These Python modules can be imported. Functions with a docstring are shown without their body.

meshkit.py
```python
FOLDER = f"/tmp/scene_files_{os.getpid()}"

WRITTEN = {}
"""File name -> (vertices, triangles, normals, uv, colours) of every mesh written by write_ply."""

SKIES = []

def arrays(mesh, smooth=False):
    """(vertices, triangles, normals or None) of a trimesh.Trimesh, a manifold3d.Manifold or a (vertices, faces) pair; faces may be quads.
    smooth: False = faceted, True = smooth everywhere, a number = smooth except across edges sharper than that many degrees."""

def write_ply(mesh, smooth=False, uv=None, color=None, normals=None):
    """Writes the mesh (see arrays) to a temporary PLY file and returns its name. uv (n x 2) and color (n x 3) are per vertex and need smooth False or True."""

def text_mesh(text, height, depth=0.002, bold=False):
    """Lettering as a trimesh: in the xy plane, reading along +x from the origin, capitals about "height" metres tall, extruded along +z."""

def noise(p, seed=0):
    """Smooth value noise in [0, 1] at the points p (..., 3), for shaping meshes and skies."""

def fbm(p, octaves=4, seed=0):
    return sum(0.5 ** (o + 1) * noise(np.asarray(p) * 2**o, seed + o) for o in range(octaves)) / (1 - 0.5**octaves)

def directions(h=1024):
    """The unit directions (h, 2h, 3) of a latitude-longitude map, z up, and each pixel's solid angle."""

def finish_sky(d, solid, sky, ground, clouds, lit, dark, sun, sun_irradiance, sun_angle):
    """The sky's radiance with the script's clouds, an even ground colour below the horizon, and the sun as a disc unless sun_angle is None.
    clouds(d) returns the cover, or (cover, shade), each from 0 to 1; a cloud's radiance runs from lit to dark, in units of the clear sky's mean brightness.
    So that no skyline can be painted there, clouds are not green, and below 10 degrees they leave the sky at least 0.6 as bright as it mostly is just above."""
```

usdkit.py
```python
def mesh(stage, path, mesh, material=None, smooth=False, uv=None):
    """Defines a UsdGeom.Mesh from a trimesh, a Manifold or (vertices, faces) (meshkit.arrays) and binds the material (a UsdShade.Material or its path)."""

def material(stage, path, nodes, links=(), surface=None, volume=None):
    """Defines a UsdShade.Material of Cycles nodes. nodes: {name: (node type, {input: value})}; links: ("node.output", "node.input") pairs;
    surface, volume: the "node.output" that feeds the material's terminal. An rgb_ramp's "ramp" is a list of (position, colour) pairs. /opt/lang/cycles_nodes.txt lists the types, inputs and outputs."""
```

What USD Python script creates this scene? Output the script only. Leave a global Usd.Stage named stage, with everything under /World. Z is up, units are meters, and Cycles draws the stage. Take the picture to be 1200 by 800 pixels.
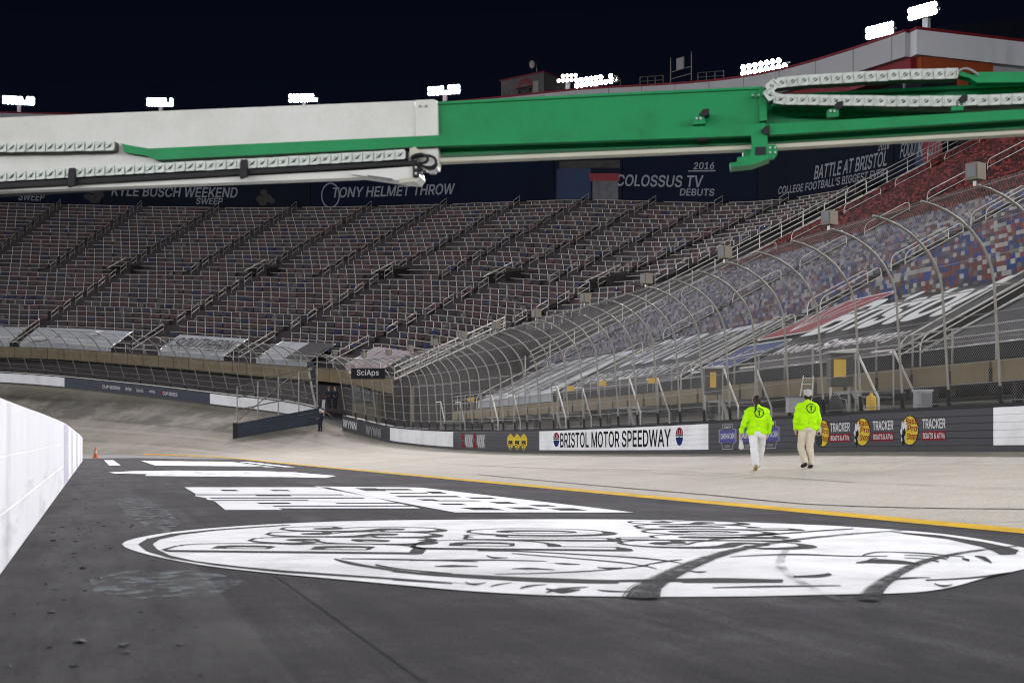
import math, random
import numpy as np
import trimesh, manifold3d
import shapely
from shapely.geometry import Polygon, LineString, Point, box as sbox
from shapely.ops import unary_union
from shapely import affinity
from scipy.spatial import cKDTree
from scipy.interpolate import PchipInterpolator
import meshkit, usdkit
from pxr import Usd, UsdGeom, UsdLux, UsdShade, Gf, Sdf, Vt

random.seed(7)
rng = np.random.default_rng(7)
stage = Usd.Stage.CreateInMemory()
UsdGeom.SetStageUpAxis(stage, 'Z')
UsdGeom.Xform.Define(stage, '/World')
UsdGeom.Scope.Define(stage, '/World/Looks')

# ------------------------------------------------------------------ camera, sky, moon, exposure
# world: x = across the track towards the outer wall, y = along the front straight, z = up
YAW, EYE, FPX, HORIZON = math.radians(18.1), 0.90, 1500.0, 522.0     # pixels of a 1200 x 800 frame
cam = UsdGeom.Camera.Define(stage, '/World/camera')
cam.CreateHorizontalApertureAttr(36.0)
cam.CreateVerticalApertureAttr(24.0)
cam.CreateFocalLengthAttr(45.0)
cam.CreateVerticalApertureOffsetAttr((HORIZON - 400) / 1200 * 36.0)
cam.CreateFStopAttr(3.2)
cam.CreateFocusDistanceAttr(38.0)
cam.CreateClippingRangeAttr(Gf.Vec2f(0.05, 5000))
cam.CreateExposureAttr(0.0)
cam.AddTranslateOp().Set(Gf.Vec3d(0, 0, EYE))
cam.AddRotateZOp().Set(-math.degrees(YAW))
cam.AddRotateXOp().Set(90.0)

SUN_EL, SUN_ROT = math.radians(38), math.radians(205)
sky_mat = usdkit.material(stage, '/World/Looks/night_sky', {
    'sky': ('sky_texture', {'sky_type': 'single_scattering', 'sun_disc': False, 'sun_elevation': SUN_EL, 'sun_rotation': SUN_ROT}),
    'tint': ('mix', {'mix_type': 'multiply', 'fac': 1.0, 'color2': (0.52, 0.50, 0.80)}),
    'bg': ('background_shader', {'strength': 0.0016})},
    [('sky.color', 'tint.color1'), ('tint.color', 'bg.color')], surface='bg.background')
dome = UsdLux.DomeLight.Define(stage, '/World/sky')
UsdShade.MaterialBindingAPI.Apply(dome.GetPrim()).Bind(sky_mat)
moon = UsdLux.DistantLight.Define(stage, '/World/moon')
moon.CreateNormalizeAttr(True); moon.CreateIntensityAttr(0.01); moon.CreateAngleAttr(0.5); moon.CreateColorAttr(Gf.Vec3f(0.8, 0.9, 1.0))
moon.AddRotateZOp().Set(180 - math.degrees(SUN_ROT)); moon.AddRotateXOp().Set(90 - math.degrees(SUN_EL))
LAMP = 4700.0            # radiance of a floodlight lens

CY, SY = math.cos(YAW), math.sin(YAW)
def to_cam(x, y): return x * CY - y * SY, x * SY + y * CY
def proj(x, y, z):
    X, Y = to_cam(np.asarray(x, float), np.asarray(y, float))
    return 600 + FPX * X / Y, HORIZON - FPX * (np.asarray(z, float) - EYE) / Y
def at(px, py, Y):
    X = (px - 600) / FPX * Y
    return np.array([X * CY + Y * SY, Y * CY - X * SY, EYE + (HORIZON - py) / FPX * Y])
def floor_at(px, py, z=0.0): return at(px, py, (z - EYE) * FPX / (HORIZON - py))

# ------------------------------------------------------------------ helpers
taken = {}
def numbered(parent, name):
    k = taken.get((parent, name), -1) + 1
    taken[(parent, name)] = k
    return f'{parent}/{name}' if k == 0 else f'{parent}/{name}_{k:03d}'
def keys(prim, label=None, cat=None, group=None, kind=None):
    for k, v in (('label', label), ('category', cat), ('group', group), ('kind', kind)):
        if v: prim.SetCustomDataByKey(k, v)
    return prim
def pathof(parent): return '/World' if parent is None else (parent if isinstance(parent, str) else str(parent.GetPath()))
def thing(name, label=None, cat=None, loc=(0, 0, 0), rz=0.0, group=None, kind=None, parent=None):
    x = UsdGeom.Xform.Define(stage, numbered(pathof(parent), name))
    x.AddTranslateOp().Set(Gf.Vec3d(*map(float, loc)))
    if rz: x.AddRotateZOp().Set(float(rz))
    return keys(x.GetPrim(), label, cat, group, kind)
def dup(src, label, loc, rz=0.0, cat=None, group=None):
    d = src.GetCustomData()
    base = src.GetName().rstrip('0123456789').rstrip('_')
    t = thing(base, label, cat or d.get('category'), loc, rz, group or d.get('group'))
    t.GetReferences().AddInternalReference(src.GetPath()); t.SetInstanceable(True)
    return t
def obj(name, mesh, mat, parent=None, smooth=False, label=None, cat=None, group=None, kind=None, tint=None):
    if isinstance(mesh, MB): mesh = mesh.arr()
    p = numbered(pathof(parent), name)
    m = usdkit.mesh(stage, p, mesh, mat, smooth=smooth)
    if tint is not None:
        pv = UsdGeom.PrimvarsAPI(m).CreatePrimvar('tint', Sdf.ValueTypeNames.Color3fArray, 'vertex')
        pv.Set(Vt.Vec3fArray.FromNumpy(np.asarray(tint, np.float32)))
    return keys(m.GetPrim(), label, cat, group, kind)

BOXF = np.array([[0, 2, 3], [0, 3, 1], [4, 5, 7], [4, 7, 6], [0, 1, 5], [0, 5, 4], [2, 6, 7], [2, 7, 3], [0, 4, 6], [0, 6, 2], [1, 3, 7], [1, 7, 5]])
BOXV = np.array([[x, y, z] for x in (-.5, .5) for y in (-.5, .5) for z in (-.5, .5)])[[0, 4, 2, 6, 1, 5, 3, 7]]
class MB:
    def __init__(s): s.v, s.f, s.n = [], [], 0
    def add(s, v, f):
        v, f = np.asarray(v, float), np.asarray(f, int)
        if f.shape[1] == 4: f = np.vstack([f[:, [0, 1, 2]], f[:, [0, 2, 3]]])
        s.v.append(v); s.f.append(f + s.n); s.n += len(v); return s
    def tm(s, m):
        if hasattr(m, 'to_mesh'):
            q = m.to_mesh(); return s.add(q.vert_properties[:, :3], q.tri_verts)
        return s.add(m.vertices, m.faces)
    def box(s, c, size, rz=0.0, M=None):
        v = BOXV * np.asarray(size, float)
        if rz:
            a, b = math.cos(rz), math.sin(rz); v = v @ np.array([[a, -b, 0], [b, a, 0], [0, 0, 1]]).T
        if M is not None: v = v @ np.asarray(M).T
        return s.add(v + np.asarray(c, float), BOXF)
    def bar(s, a, b, w, h=None, up=(0, 0, 1)):
        a, b = np.asarray(a, float), np.asarray(b, float); d = b - a; L = np.linalg.norm(d); d = d / L
        u = np.cross(np.asarray(up, float), d)
        if np.linalg.norm(u) < 1e-6: u = np.array([1., 0, 0])
        u /= np.linalg.norm(u); k = np.cross(d, u)
        return s.box((a + b) / 2, (L, w, h or w), M=np.stack([d, u, k], 1))
    def tube(s, pts, r, n=6, cap=True):
        p = np.asarray(pts, float); t = np.gradient(p, axis=0); t /= np.linalg.norm(t, axis=1, keepdims=True) + 1e-12
        ref = np.array([0, 0, 1.]) if np.abs(t[:, 2]).max() < .95 else (np.array([1., 0.013, 0]) if np.abs(t[:, 0]).max() < .95 else np.array([.57, -.6, .55]))
        a = np.cross(t, ref); a /= np.linalg.norm(a, axis=1, keepdims=True) + 1e-12; b = np.cross(t, a)
        g = np.arange(n) * 2 * np.pi / n; r = np.broadcast_to(r, (len(p),))
        v = p[:, None] + r[:, None, None] * (np.cos(g)[None, :, None] * a[:, None] + np.sin(g)[None, :, None] * b[:, None])
        i, j = np.meshgrid(np.arange(len(p) - 1), np.arange(n), indexing='ij')
        q = np.stack([i * n + j, i * n + (j + 1) % n, (i + 1) * n + (j + 1) % n, (i + 1) * n + j], -1).reshape(-1, 4)
        s.add(v.reshape(-1, 3), q)
        if cap and n > 3:
            k = np.arange(1, n - 1); s.f.append(np.stack([0 * k, k, k + 1], 1) + s.n - n * len(p)); s.f.append(np.stack([0 * k, k + 1, k], 1) + s.n - n)
        return s
    def grid(s, P):                                   # P (n, m, 3)
        n, m = P.shape[:2]; i, j = np.meshgrid(np.arange(n - 1), np.arange(m - 1), indexing='ij')
        return s.add(P.reshape(-1, 3), np.stack([i * m + j, (i + 1) * m + j, (i + 1) * m + j + 1, i * m + j + 1], -1).reshape(-1, 4))
    def arr(s): return np.vstack(s.v), np.vstack(s.f)

def poly_tri(g):
    out = []
    for q in getattr(g, 'geoms', [g]):
        if q.is_empty or q.area < 1e-7 or q.geom_type != 'Polygon': continue
        out.append(trimesh.creation.triangulate_polygon(q, engine='earcut'))
    if not out: return np.zeros((0, 2)), np.zeros((0, 3), int)
    v, f, n = [], [], 0
    for a, b in out: v.append(a); f.append(b + n); n += len(a)
    return np.vstack(v), np.vstack(f)
def extrude(g, d):
    ms = [trimesh.creation.extrude_polygon(q, d, engine='earcut') for q in getattr(g, 'geoms', [g]) if q.geom_type == 'Polygon' and q.area > 1e-7]
    return trimesh.util.concatenate(ms)
_font = {}
def text_shape(text, bold=True):                     # shapely outline, capitals 1 unit tall, origin at the lower left
    if (text, bold) in _font: return _font[(text, bold)]
    m = meshkit.text_mesh(text, 1.0, 0.1, bold=bold)
    top = m.vertices[:, 2] > 0.05
    fs = m.faces[top[m.faces].all(1)]
    g = unary_union([Polygon(m.vertices[f][:, :2]).buffer(1e-4) for f in fs]).simplify(0.006)
    _font[(text, bold)] = g
    return g
def fit(g, x0, y0, x1, y1, shear=0.0):
    a, b, c, d = g.bounds
    g = affinity.translate(g, -a, -b)
    g = affinity.scale(g, (x1 - x0) / (c - a), (y1 - y0) / (d - b), origin=(0, 0))
    if shear: g = affinity.affine_transform(g, [1, shear, 0, 1, 0, 0])
    return affinity.translate(g, x0, y0)

# ------------------------------------------------------------------ materials
mats = {}
def M(name, col, rough=.6, metal=0.0, var=.18, scale=2.5, bump=0.0, bscale=30, stretch=None, dirt=None, dscale=.6, spec=.18, coat=0.0, emit=None, tint=False, grain=None):
    if name in mats: return mats[name]
    c = np.asarray(col, float)
    n = {'g': ('geometry', {}), 'n': ('noise_texture', {'scale': scale, 'detail': 6, 'roughness': .62}),
         'm': ('mix', {'color1': tuple(np.clip(c * (1 - var), 0, 1)), 'color2': tuple(np.clip(c * (1 + var), 0, 1))}),
         'p': ('principled_bsdf', {'roughness': rough, 'metallic': metal, 'specular_ior_level': spec, 'coat_weight': coat})}
    L = [('n.fac', 'm.fac')]
    src = 'g.position'
    if stretch:
        n['mp'] = ('mapping', {'scale': stretch}); L.append(('g.position', 'mp.vector')); src = 'mp.vector'
    L.append((src, 'n.vector'))
    out = 'm.color'
    if tint:
        n['a'] = ('attribute', {'attribute': 'tint'}); n['tm'] = ('mix', {'mix_type': 'multiply', 'fac': 1.0})
        L += [('m.color', 'tm.color1'), ('a.color', 'tm.color2')]; out = 'tm.color'
    if dirt is not None:
        n['dn'] = ('noise_texture', {'scale': dscale, 'detail': 8, 'roughness': .68})
        n['dr'] = ('rgb_ramp', {'ramp': [(0, (0, 0, 0)), (.45, (0, 0, 0)), (.72, (1, 1, 1)), (1, (1, 1, 1))]})
        n['dm'] = ('mix', {'color2': tuple(dirt)})
        L += [(src, 'dn.vector'), ('dn.fac', 'dr.fac'), ('dr.color', 'dm.fac'), (out, 'dm.color1')]; out = 'dm.color'
    if grain:
        n['gn'] = ('noise_texture', {'scale': grain[0], 'detail': 4, 'roughness': .8}); n['gr'] = ('rgb_ramp', {'ramp': [(.30, (1 - grain[1],) * 3), (.5, (1, 1, 1)), (.70, (1 + grain[1],) * 3)]}); n['gm'] = ('mix', {'mix_type': 'multiply', 'fac': 1.0})
        L += [('g.position', 'gn.vector'), ('gn.fac', 'gr.fac'), ('gr.color', 'gm.color2'), (out, 'gm.color1')]; out = 'gm.color'
    L.append((out, 'p.base_color'))
    if bump:
        n['bn'] = ('noise_texture', {'scale': bscale, 'detail': 5, 'roughness': .65}); n['b'] = ('bump', {'strength': bump, 'distance': .02})
        L += [('g.position', 'bn.vector'), ('bn.fac', 'b.height'), ('b.normal', 'p.normal')]
    if emit: n['p'][1].update(emission_color=tuple(emit[:3]), emission_strength=emit[3])
    mats[name] = usdkit.material(stage, f'/World/Looks/{name}', n, L, surface='p.BSDF')
    return mats[name]
def M_worn(name, col, cover, scale, rough=.95, lo=.42, hi=.6, stretch=(1, 1, 1)):    # a thin worn film: noise decides where it still covers the ground
    n = {'g': ('geometry', {}), 'mp': ('mapping', {'scale': stretch}), 'n': ('noise_texture', {'scale': scale, 'detail': 8, 'roughness': .7}),
         'r': ('map_range', {'from_min': lo, 'from_max': hi, 'to_min': 0.0, 'to_max': cover, 'clamp': True}),
         'd': ('principled_bsdf', {'base_color': tuple(col), 'roughness': rough, 'specular_ior_level': .1}), 't': ('transparent_bsdf', {}), 'x': ('mix_closure', {})}
    mats[name] = usdkit.material(stage, f'/World/Looks/{name}', n, [('g.position', 'mp.vector'), ('mp.vector', 'n.vector'), ('n.fac', 'r.value'), ('r.result', 'x.fac'), ('t.BSDF', 'x.closure1'), ('d.BSDF', 'x.closure2')], surface='x.closure')
    return mats[name]

mats['asphalt'] = m_asphalt = usdkit.material(stage, '/World/Looks/asphalt', {
    'g': ('geometry', {}), 'ms': ('mapping', {'scale': (2.6, .16, 1)}), 'patch': ('noise_texture', {'scale': .45, 'detail': 8, 'roughness': .7}), 'streak': ('noise_texture', {'scale': 1.3, 'detail': 8, 'roughness': .66}),
    'grain': ('noise_texture', {'scale': 48, 'detail': 3, 'roughness': .8}), 'vor': ('voronoi_texture', {'scale': 95}),
    'r1': ('rgb_ramp', {'ramp': [(.30, (.0065, .006, .0074)), (.47, (.0145, .0135, .016)), (.62, (.036, .034, .036)), (.78, (.085, .080, .080))]}),
    'r2': ('rgb_ramp', {'ramp': [(.30, (.45, .45, .45)), (.5, (1, 1, 1)), (.70, (1.9, 1.88, 1.86))]}), 'r3': ('rgb_ramp', {'ramp': [(.34, (.50, .50, .50)), (.5, (.95, .95, .95)), (.60, (1.35, 1.35, 1.35)), (.70, (3.0, 2.95, 2.9))]}),
    'm1': ('mix', {'mix_type': 'multiply', 'fac': 1.0}), 'm2': ('mix', {'mix_type': 'multiply', 'fac': .8}), 'b': ('bump', {'strength': .5, 'distance': .012}), 'p': ('principled_bsdf', {'roughness': .95, 'specular_ior_level': .12})},
    [('g.position', 'patch.vector'), ('g.position', 'ms.vector'), ('ms.vector', 'streak.vector'), ('g.position', 'grain.vector'), ('g.position', 'vor.vector'), ('patch.fac', 'r1.fac'), ('streak.fac', 'r2.fac'), ('grain.fac', 'r3.fac'),
     ('r1.color', 'm1.color1'), ('r2.color', 'm1.color2'), ('m1.color', 'm2.color1'), ('r3.color', 'm2.color2'), ('m2.color', 'p.base_color'), ('vor.distance', 'b.height'), ('b.normal', 'p.normal')], surface='p.BSDF')
m_apron = M('apron_asphalt', (.17, .16, .15), .85, var=.25, scale=.6, bump=.2, dirt=(.11, .105, .10), dscale=.3)
m_infield = M('infield_soil', (.08, .08, .06), .9, var=.4, scale=.3)
m_paint = M('road_paint', (.66, .66, .66), .8, var=.05, scale=3, bump=.12, bscale=50, dirt=(.46, .46, .46), dscale=1.3, spec=.2)
m_pdark = M('road_paint_dark', (.012, .0115, .013), .95, var=.3, scale=3, spec=.1)
m_yellow = M('yellow_paint', (.60, .35, .006), .9, var=.18, scale=3, dirt=(.36, .22, .015), dscale=2, spec=.05)
m_seam = M('tar_seam', (.012, .012, .013), .95, var=.2, spec=.05)
m_white = M('white_barrier_paint', (.54, .535, .545), .6, var=.03, scale=1.2, bump=.05, bscale=25, dirt=(.49, .485, .49), dscale=.9)
m_wallw = M('white_wall_paint', (.66, .65, .66), .5, var=.05, scale=1.5, dirt=(.52, .51, .50), dscale=.8)
m_wallk = M('charcoal_wall_print', (.040, .040, .046), .5, var=.15, scale=2)
m_walln = M('navy_wall_print', (.022, .027, .045), .5, var=.15, scale=2)
m_skirt = M('dark_skirt', (.05, .05, .05), .7, var=.3)
m_black = M('black_rubber', (.014, .014, .015), .6, var=.2)
m_galv = M('galvanised_steel', (.22, .21, .19), .42, metal=.75, var=.2, scale=5)
m_post = M('fence_post_steel', (.185, .172, .148), .5, metal=.35, var=.2, scale=4)
m_wire = M('fence_wire', (.20, .195, .19), .6, metal=.3, var=.1)
m_rail = M('handrail_aluminium', (.46, .44, .39), .5, metal=.2, var=.12, scale=3)
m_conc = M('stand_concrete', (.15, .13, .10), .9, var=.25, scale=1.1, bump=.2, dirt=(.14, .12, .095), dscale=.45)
m_warm = M('ochre_fascia', (.17, .132, .075), .85, var=.25, scale=.9, dirt=(.14, .10, .06), dscale=.5)
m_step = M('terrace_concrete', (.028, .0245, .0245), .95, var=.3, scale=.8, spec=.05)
m_stept = M('far_terrace_concrete', (.052, .044, .047), .95, var=.3, scale=.8, spec=.05)
m_railf = M('far_handrail_steel', (.36, .34, .30), .6, metal=.1, var=.25, scale=1.5)
m_booth = M('booth_panel', (.040, .036, .030), .7, var=.3, scale=2)
m_fend = M('bright_end_fascia', (.58, .58, .60), .6, var=.05, scale=.5)
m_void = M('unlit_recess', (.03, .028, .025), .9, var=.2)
m_seat = M('seat_plastic', (1, 1, 1), .6, var=.12, scale=1.5, tint=True, spec=.06)
m_navy = M('navy_banner', (.0065, .0095, .021), .85, var=.25, scale=.25, spec=.04)
m_navy2 = M('dark_grey_banner', (.009, .011, .019), .85, var=.35, scale=.25, spec=.04)
m_blet = M('banner_lettering', (.19, .20, .22), .6, var=.12, scale=.6)
m_fascia = M('white_fascia', (.34, .335, .345), .55, var=.06, scale=.5)
m_maroon = M('maroon_trim', (.15, .012, .02), .5, var=.15, scale=.8)
m_orange = M('rust_soffit', (.26, .055, .018), .55, var=.2, scale=.9)
m_pane = M('dark_glass', (.012, .014, .018), .12, var=.1, spec=.6)
m_roofw = M('grey_cladding', (.22, .215, .22), .6, var=.1, scale=.7)
m_hiviz = M('hi_vis_cloth', (.36, .70, .008), .85, var=.16, scale=5, bump=.9, bscale=7, spec=.05)
m_trw = M('white_cotton', (.62, .61, .60), .85, var=.12, scale=7, bump=.3, bscale=16)
m_trb = M('beige_cotton', (.50, .44, .34), .85, var=.14, scale=7, bump=.3, bscale=16)
m_skin = M('skin', (.42, .24, .16), .55, var=.1, scale=8)
m_hair = M('dark_hair', (.02, .015, .012), .5, var=.3, scale=20)
m_cap = M('grey_cap', (.33, .32, .31), .8, var=.15, scale=10)
m_dark = M('dark_clothes', (.018, .021, .032), .8, var=.25, scale=8)
m_boot = M('black_shoe', (.02, .018, .017), .5, var=.2, scale=8)
m_tan = M('tan_shoe', (.36, .26, .13), .6, var=.2, scale=8)
m_green = M('green_boom_paint', (.001, .19, .055), .42, var=.10, scale=2.2, dirt=(.002, .125, .038), dscale=2.2, grain=(60, .10))
m_boomw = M('white_boom_paint', (.52, .51, .47), .45, var=.05, scale=1.6, dirt=(.44, .425, .375), dscale=2.0, grain=(60, .06))
m_beige = M('beige_wear_strip', (.40, .38, .30), .6, var=.15, scale=3)
m_link = M('chain_link_steel', (.40, .42, .38), .5, metal=.35, var=.22, scale=9)
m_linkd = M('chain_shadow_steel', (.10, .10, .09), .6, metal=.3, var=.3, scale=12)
m_cone = M('orange_cone', (.70, .13, .03), .5, var=.1)
m_ysign = M('yellow_sign', (.48, .30, .02), .5, var=.1)
m_gold = M('gold_print', (.50, .36, .04), .9, var=.1, spec=.03)
m_red = M('red_print', (.17, .018, .026), .9, var=.1, spec=.03)
m_blue = M('blue_print', (.014, .026, .11), .9, var=.1, spec=.03)
m_violet = M('violet_print', (.075, .07, .20), .9, var=.1, spec=.03)
m_wht = M('white_print', (.46, .46, .45), .9, var=.05, spec=.03)
m_ink = M('black_print', (.018, .018, .022), .9, var=.1, spec=.03)
m_tarpk = M('charcoal_cover', (.030, .029, .031), .9, var=.2, scale=.7, bump=.25, bscale=3, spec=.04)
m_tarpw = M('white_cover', (.30, .315, .33), .9, var=.12, scale=.7, bump=.25, bscale=3, spec=.04)
m_tarpp = M('pink_cover', (.36, .25, .26), .9, var=.12, scale=.7, spec=.04)
m_gate = M('gate_panel_slate', (.022, .028, .038), .55, var=.2, scale=1.5)
m_bluefab = M('blue_fabric', (.012, .024, .062), .6, var=.2, scale=1)
m_lens = M('lamp_glass', (.8, .8, .8), .3, emit=(.93, .95, 1.0, LAMP))
m_lensp = M('lamp_glass_warm', (.8, .8, .8), .3, emit=(1.0, .80, .82, LAMP))
m_lensd = M('lamp_glass_dim', (.8, .8, .8), .3, emit=(1.0, .80, .74, 14))
m_house = M('lamp_housing', (.10, .10, .105), .5, metal=.4, var=.1)
m_pole = M('lamp_pole', (.60, .60, .62), .5, metal=.2, var=.1)
m_wood = M('plain_timber', (.35, .26, .16), .8, var=.25, scale=4)

# ------------------------------------------------------------------ the oval's outer wall as a path
S0, RAD, T0 = 79.0, 75.0, 20.3
def W(l, o):
    l, o = np.broadcast_arrays(np.asarray(l, float), np.asarray(o, float))
    th = np.maximum(0, (l - S0) / RAD)
    return T0 - RAD + (RAD + o) * np.cos(th), np.minimum(l, S0) + (RAD + o) * np.sin(th)
zw = PchipInterpolator([-60, 0, 28, 42, 58, 72, 86, 96, 105, 118, 131, 147, 170, 260], [.8, .8, .74, .59, .53, .65, 1.0, 1.9, 3.2, 4.4, 5.7, 7.1, 8.0, 8.3])
zin = PchipInterpolator([-60, 60, 79, 100, 130, 260], [0, 0, .02, .15, .3, .4])
wid = PchipInterpolator([-60, 79, 120, 260], [11.3, 11.3, 12.4, 12.4])
def track_z(l, o):
    f = np.clip(1 + o / wid(l), 0, 1.2)
    return zin(l) + (zw(l) - zin(l)) * f
def l_at(px, o, lo=15.0, hi=235.0):
    for _ in range(60):
        m = (lo + hi) / 2; x, y = W(m, o)
        if proj(x, y, 0)[0] > px: lo = m
        else: hi = m
    return (lo + hi) / 2
def on_track(px, py):
    lo, hi = 4.0, 200.0
    for _ in range(60):
        m = (lo + hi) / 2; p = at(px, py, m)
        th = math.atan2(p[1] - S0, p[0] - (T0 - RAD)) if p[1] > S0 else 0
        if th > 0: l, o = S0 + th * RAD, math.hypot(p[1] - S0, p[0] - T0 + RAD) - RAD
        else: l, o = p[1], p[0] - T0
        if p[2] > (track_z(l, o) if o > -wid(l) else 0.0): lo = m
        else: hi = m
    return at(px, py, lo), l, o
def sweep(ls, prof, closed=True, caps=True):
    """prof(l) -> (o array, z array)."""
    rows = []
    for l in ls:
        o, z = prof(l); x, y = W(l, np.asarray(o, float)); rows.append(np.stack([x, y, np.asarray(z, float)], -1))
    P = np.array(rows); mb = MB(); m = P.shape[1]
    mb.grid(np.concatenate([P, P[:, :1]], 1) if closed else P)
    if closed and caps:
        k = np.arange(1, m - 1)
        mb.add(P[0], np.stack([0 * k, k + 1, k], 1)); mb.add(P[-1], np.stack([0 * k, k, k + 1], 1))
    return mb
def lspan(a, b, step=2.0): return np.linspace(a, b, max(2, int(math.ceil(abs(b - a) / step)) + 1))
def on_wall(mesh, l0, o, z0, face=-1):
    """puts a flat shape (x reads to the right as seen from the track, y up, z towards the track) on the swept wall; z0 is a number or a function of l."""
    v = np.array(mesh.vertices if hasattr(mesh, 'vertices') else mesh[0]); f = np.array(mesh.faces if hasattr(mesh, 'faces') else mesh[1])
    if v.shape[1] == 2: v = np.c_[v, np.zeros(len(v))]
    l = l0 - v[:, 0]; x, y = W(l, o - v[:, 2]); z = (z0(l) if callable(z0) else z0) + v[:, 1]
    return np.stack([x, y, z], -1), f

# ------------------------------------------------------------------ ground, race track, pit road
g = MB().box((-40, 40, -0.35), (3000, 3000, .5)); obj('ground', g, m_infield, kind='structure')
def flat_band(a, b, o0, o1, z, step=2.0, nz=None):
    return sweep(lspan(a, b, step), lambda l: ([o0, o1], [z, z]), closed=False)
ap = MB(); LL = lspan(70, 232, 2.0)
ap = sweep(LL, lambda l: ([-40.0, -20, -float(wid(l)) - .02], [0.0, 0.0, float(zin(l)) - .004]), closed=False)
obj('infield_apron', ap, m_apron, kind='structure')

ls = np.arange(-14, 233, 1.0); no = 66
P, C = [], []
r2 = np.random.default_rng(3)
streak = sum(r2.normal(size=no) * 1.0 for _ in range(1))
streak = np.convolve(np.r_[streak[-2:], streak, streak[:2]], [.25, .5, .75, .5, .25], 'valid') * .55
for l in ls:
    o = np.linspace(-float(wid(l)), .35, no); x, y = W(l, o); z = track_z(l, o) + 0.004
    P.append(np.stack([x, y, z], -1))
    turn = np.clip((l - 84) / 24, 0, 1); turn = turn * turn * (3 - 2 * turn)
    groove = np.exp(-((o + 3.6) / 2.6) ** 2) * .55 + np.exp(-((o + 9.0) / 1.5) ** 2) * .16 + .30
    base = 1 - turn * np.clip(groove, 0, .75)
    wob = meshkit.fbm(np.stack([o * 4.6, np.full(no, l * .007), np.zeros(no)], -1), 3, 5) - .5
    wob2 = meshkit.fbm(np.stack([o * .9 + 9, np.full(no, l * .008), np.zeros(no)], -1), 3, 8) - .5
    base = base * (1 + (.03 + .10 * turn) * streak + wob * (.12 + .55 * turn) + wob2 * .18)
    col = np.stack([base, base * (1 - .015 * turn), base * (1 - .05 * turn)], -1)
    C.append(np.clip(col, .1, 1.3))
m_track = M('track_concrete', (.40, .362, .305), .9, grain=(28, .32), var=.16, scale=1.3, bump=.25, bscale=45, tint=True, dirt=(.34, .305, .255), dscale=.22, spec=.1)
trk = thing('race_track', kind='structure')
obj('track_surface', MB().grid(np.array(P)), m_track, trk, tint=np.array(C).reshape(-1, 3))
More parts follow.
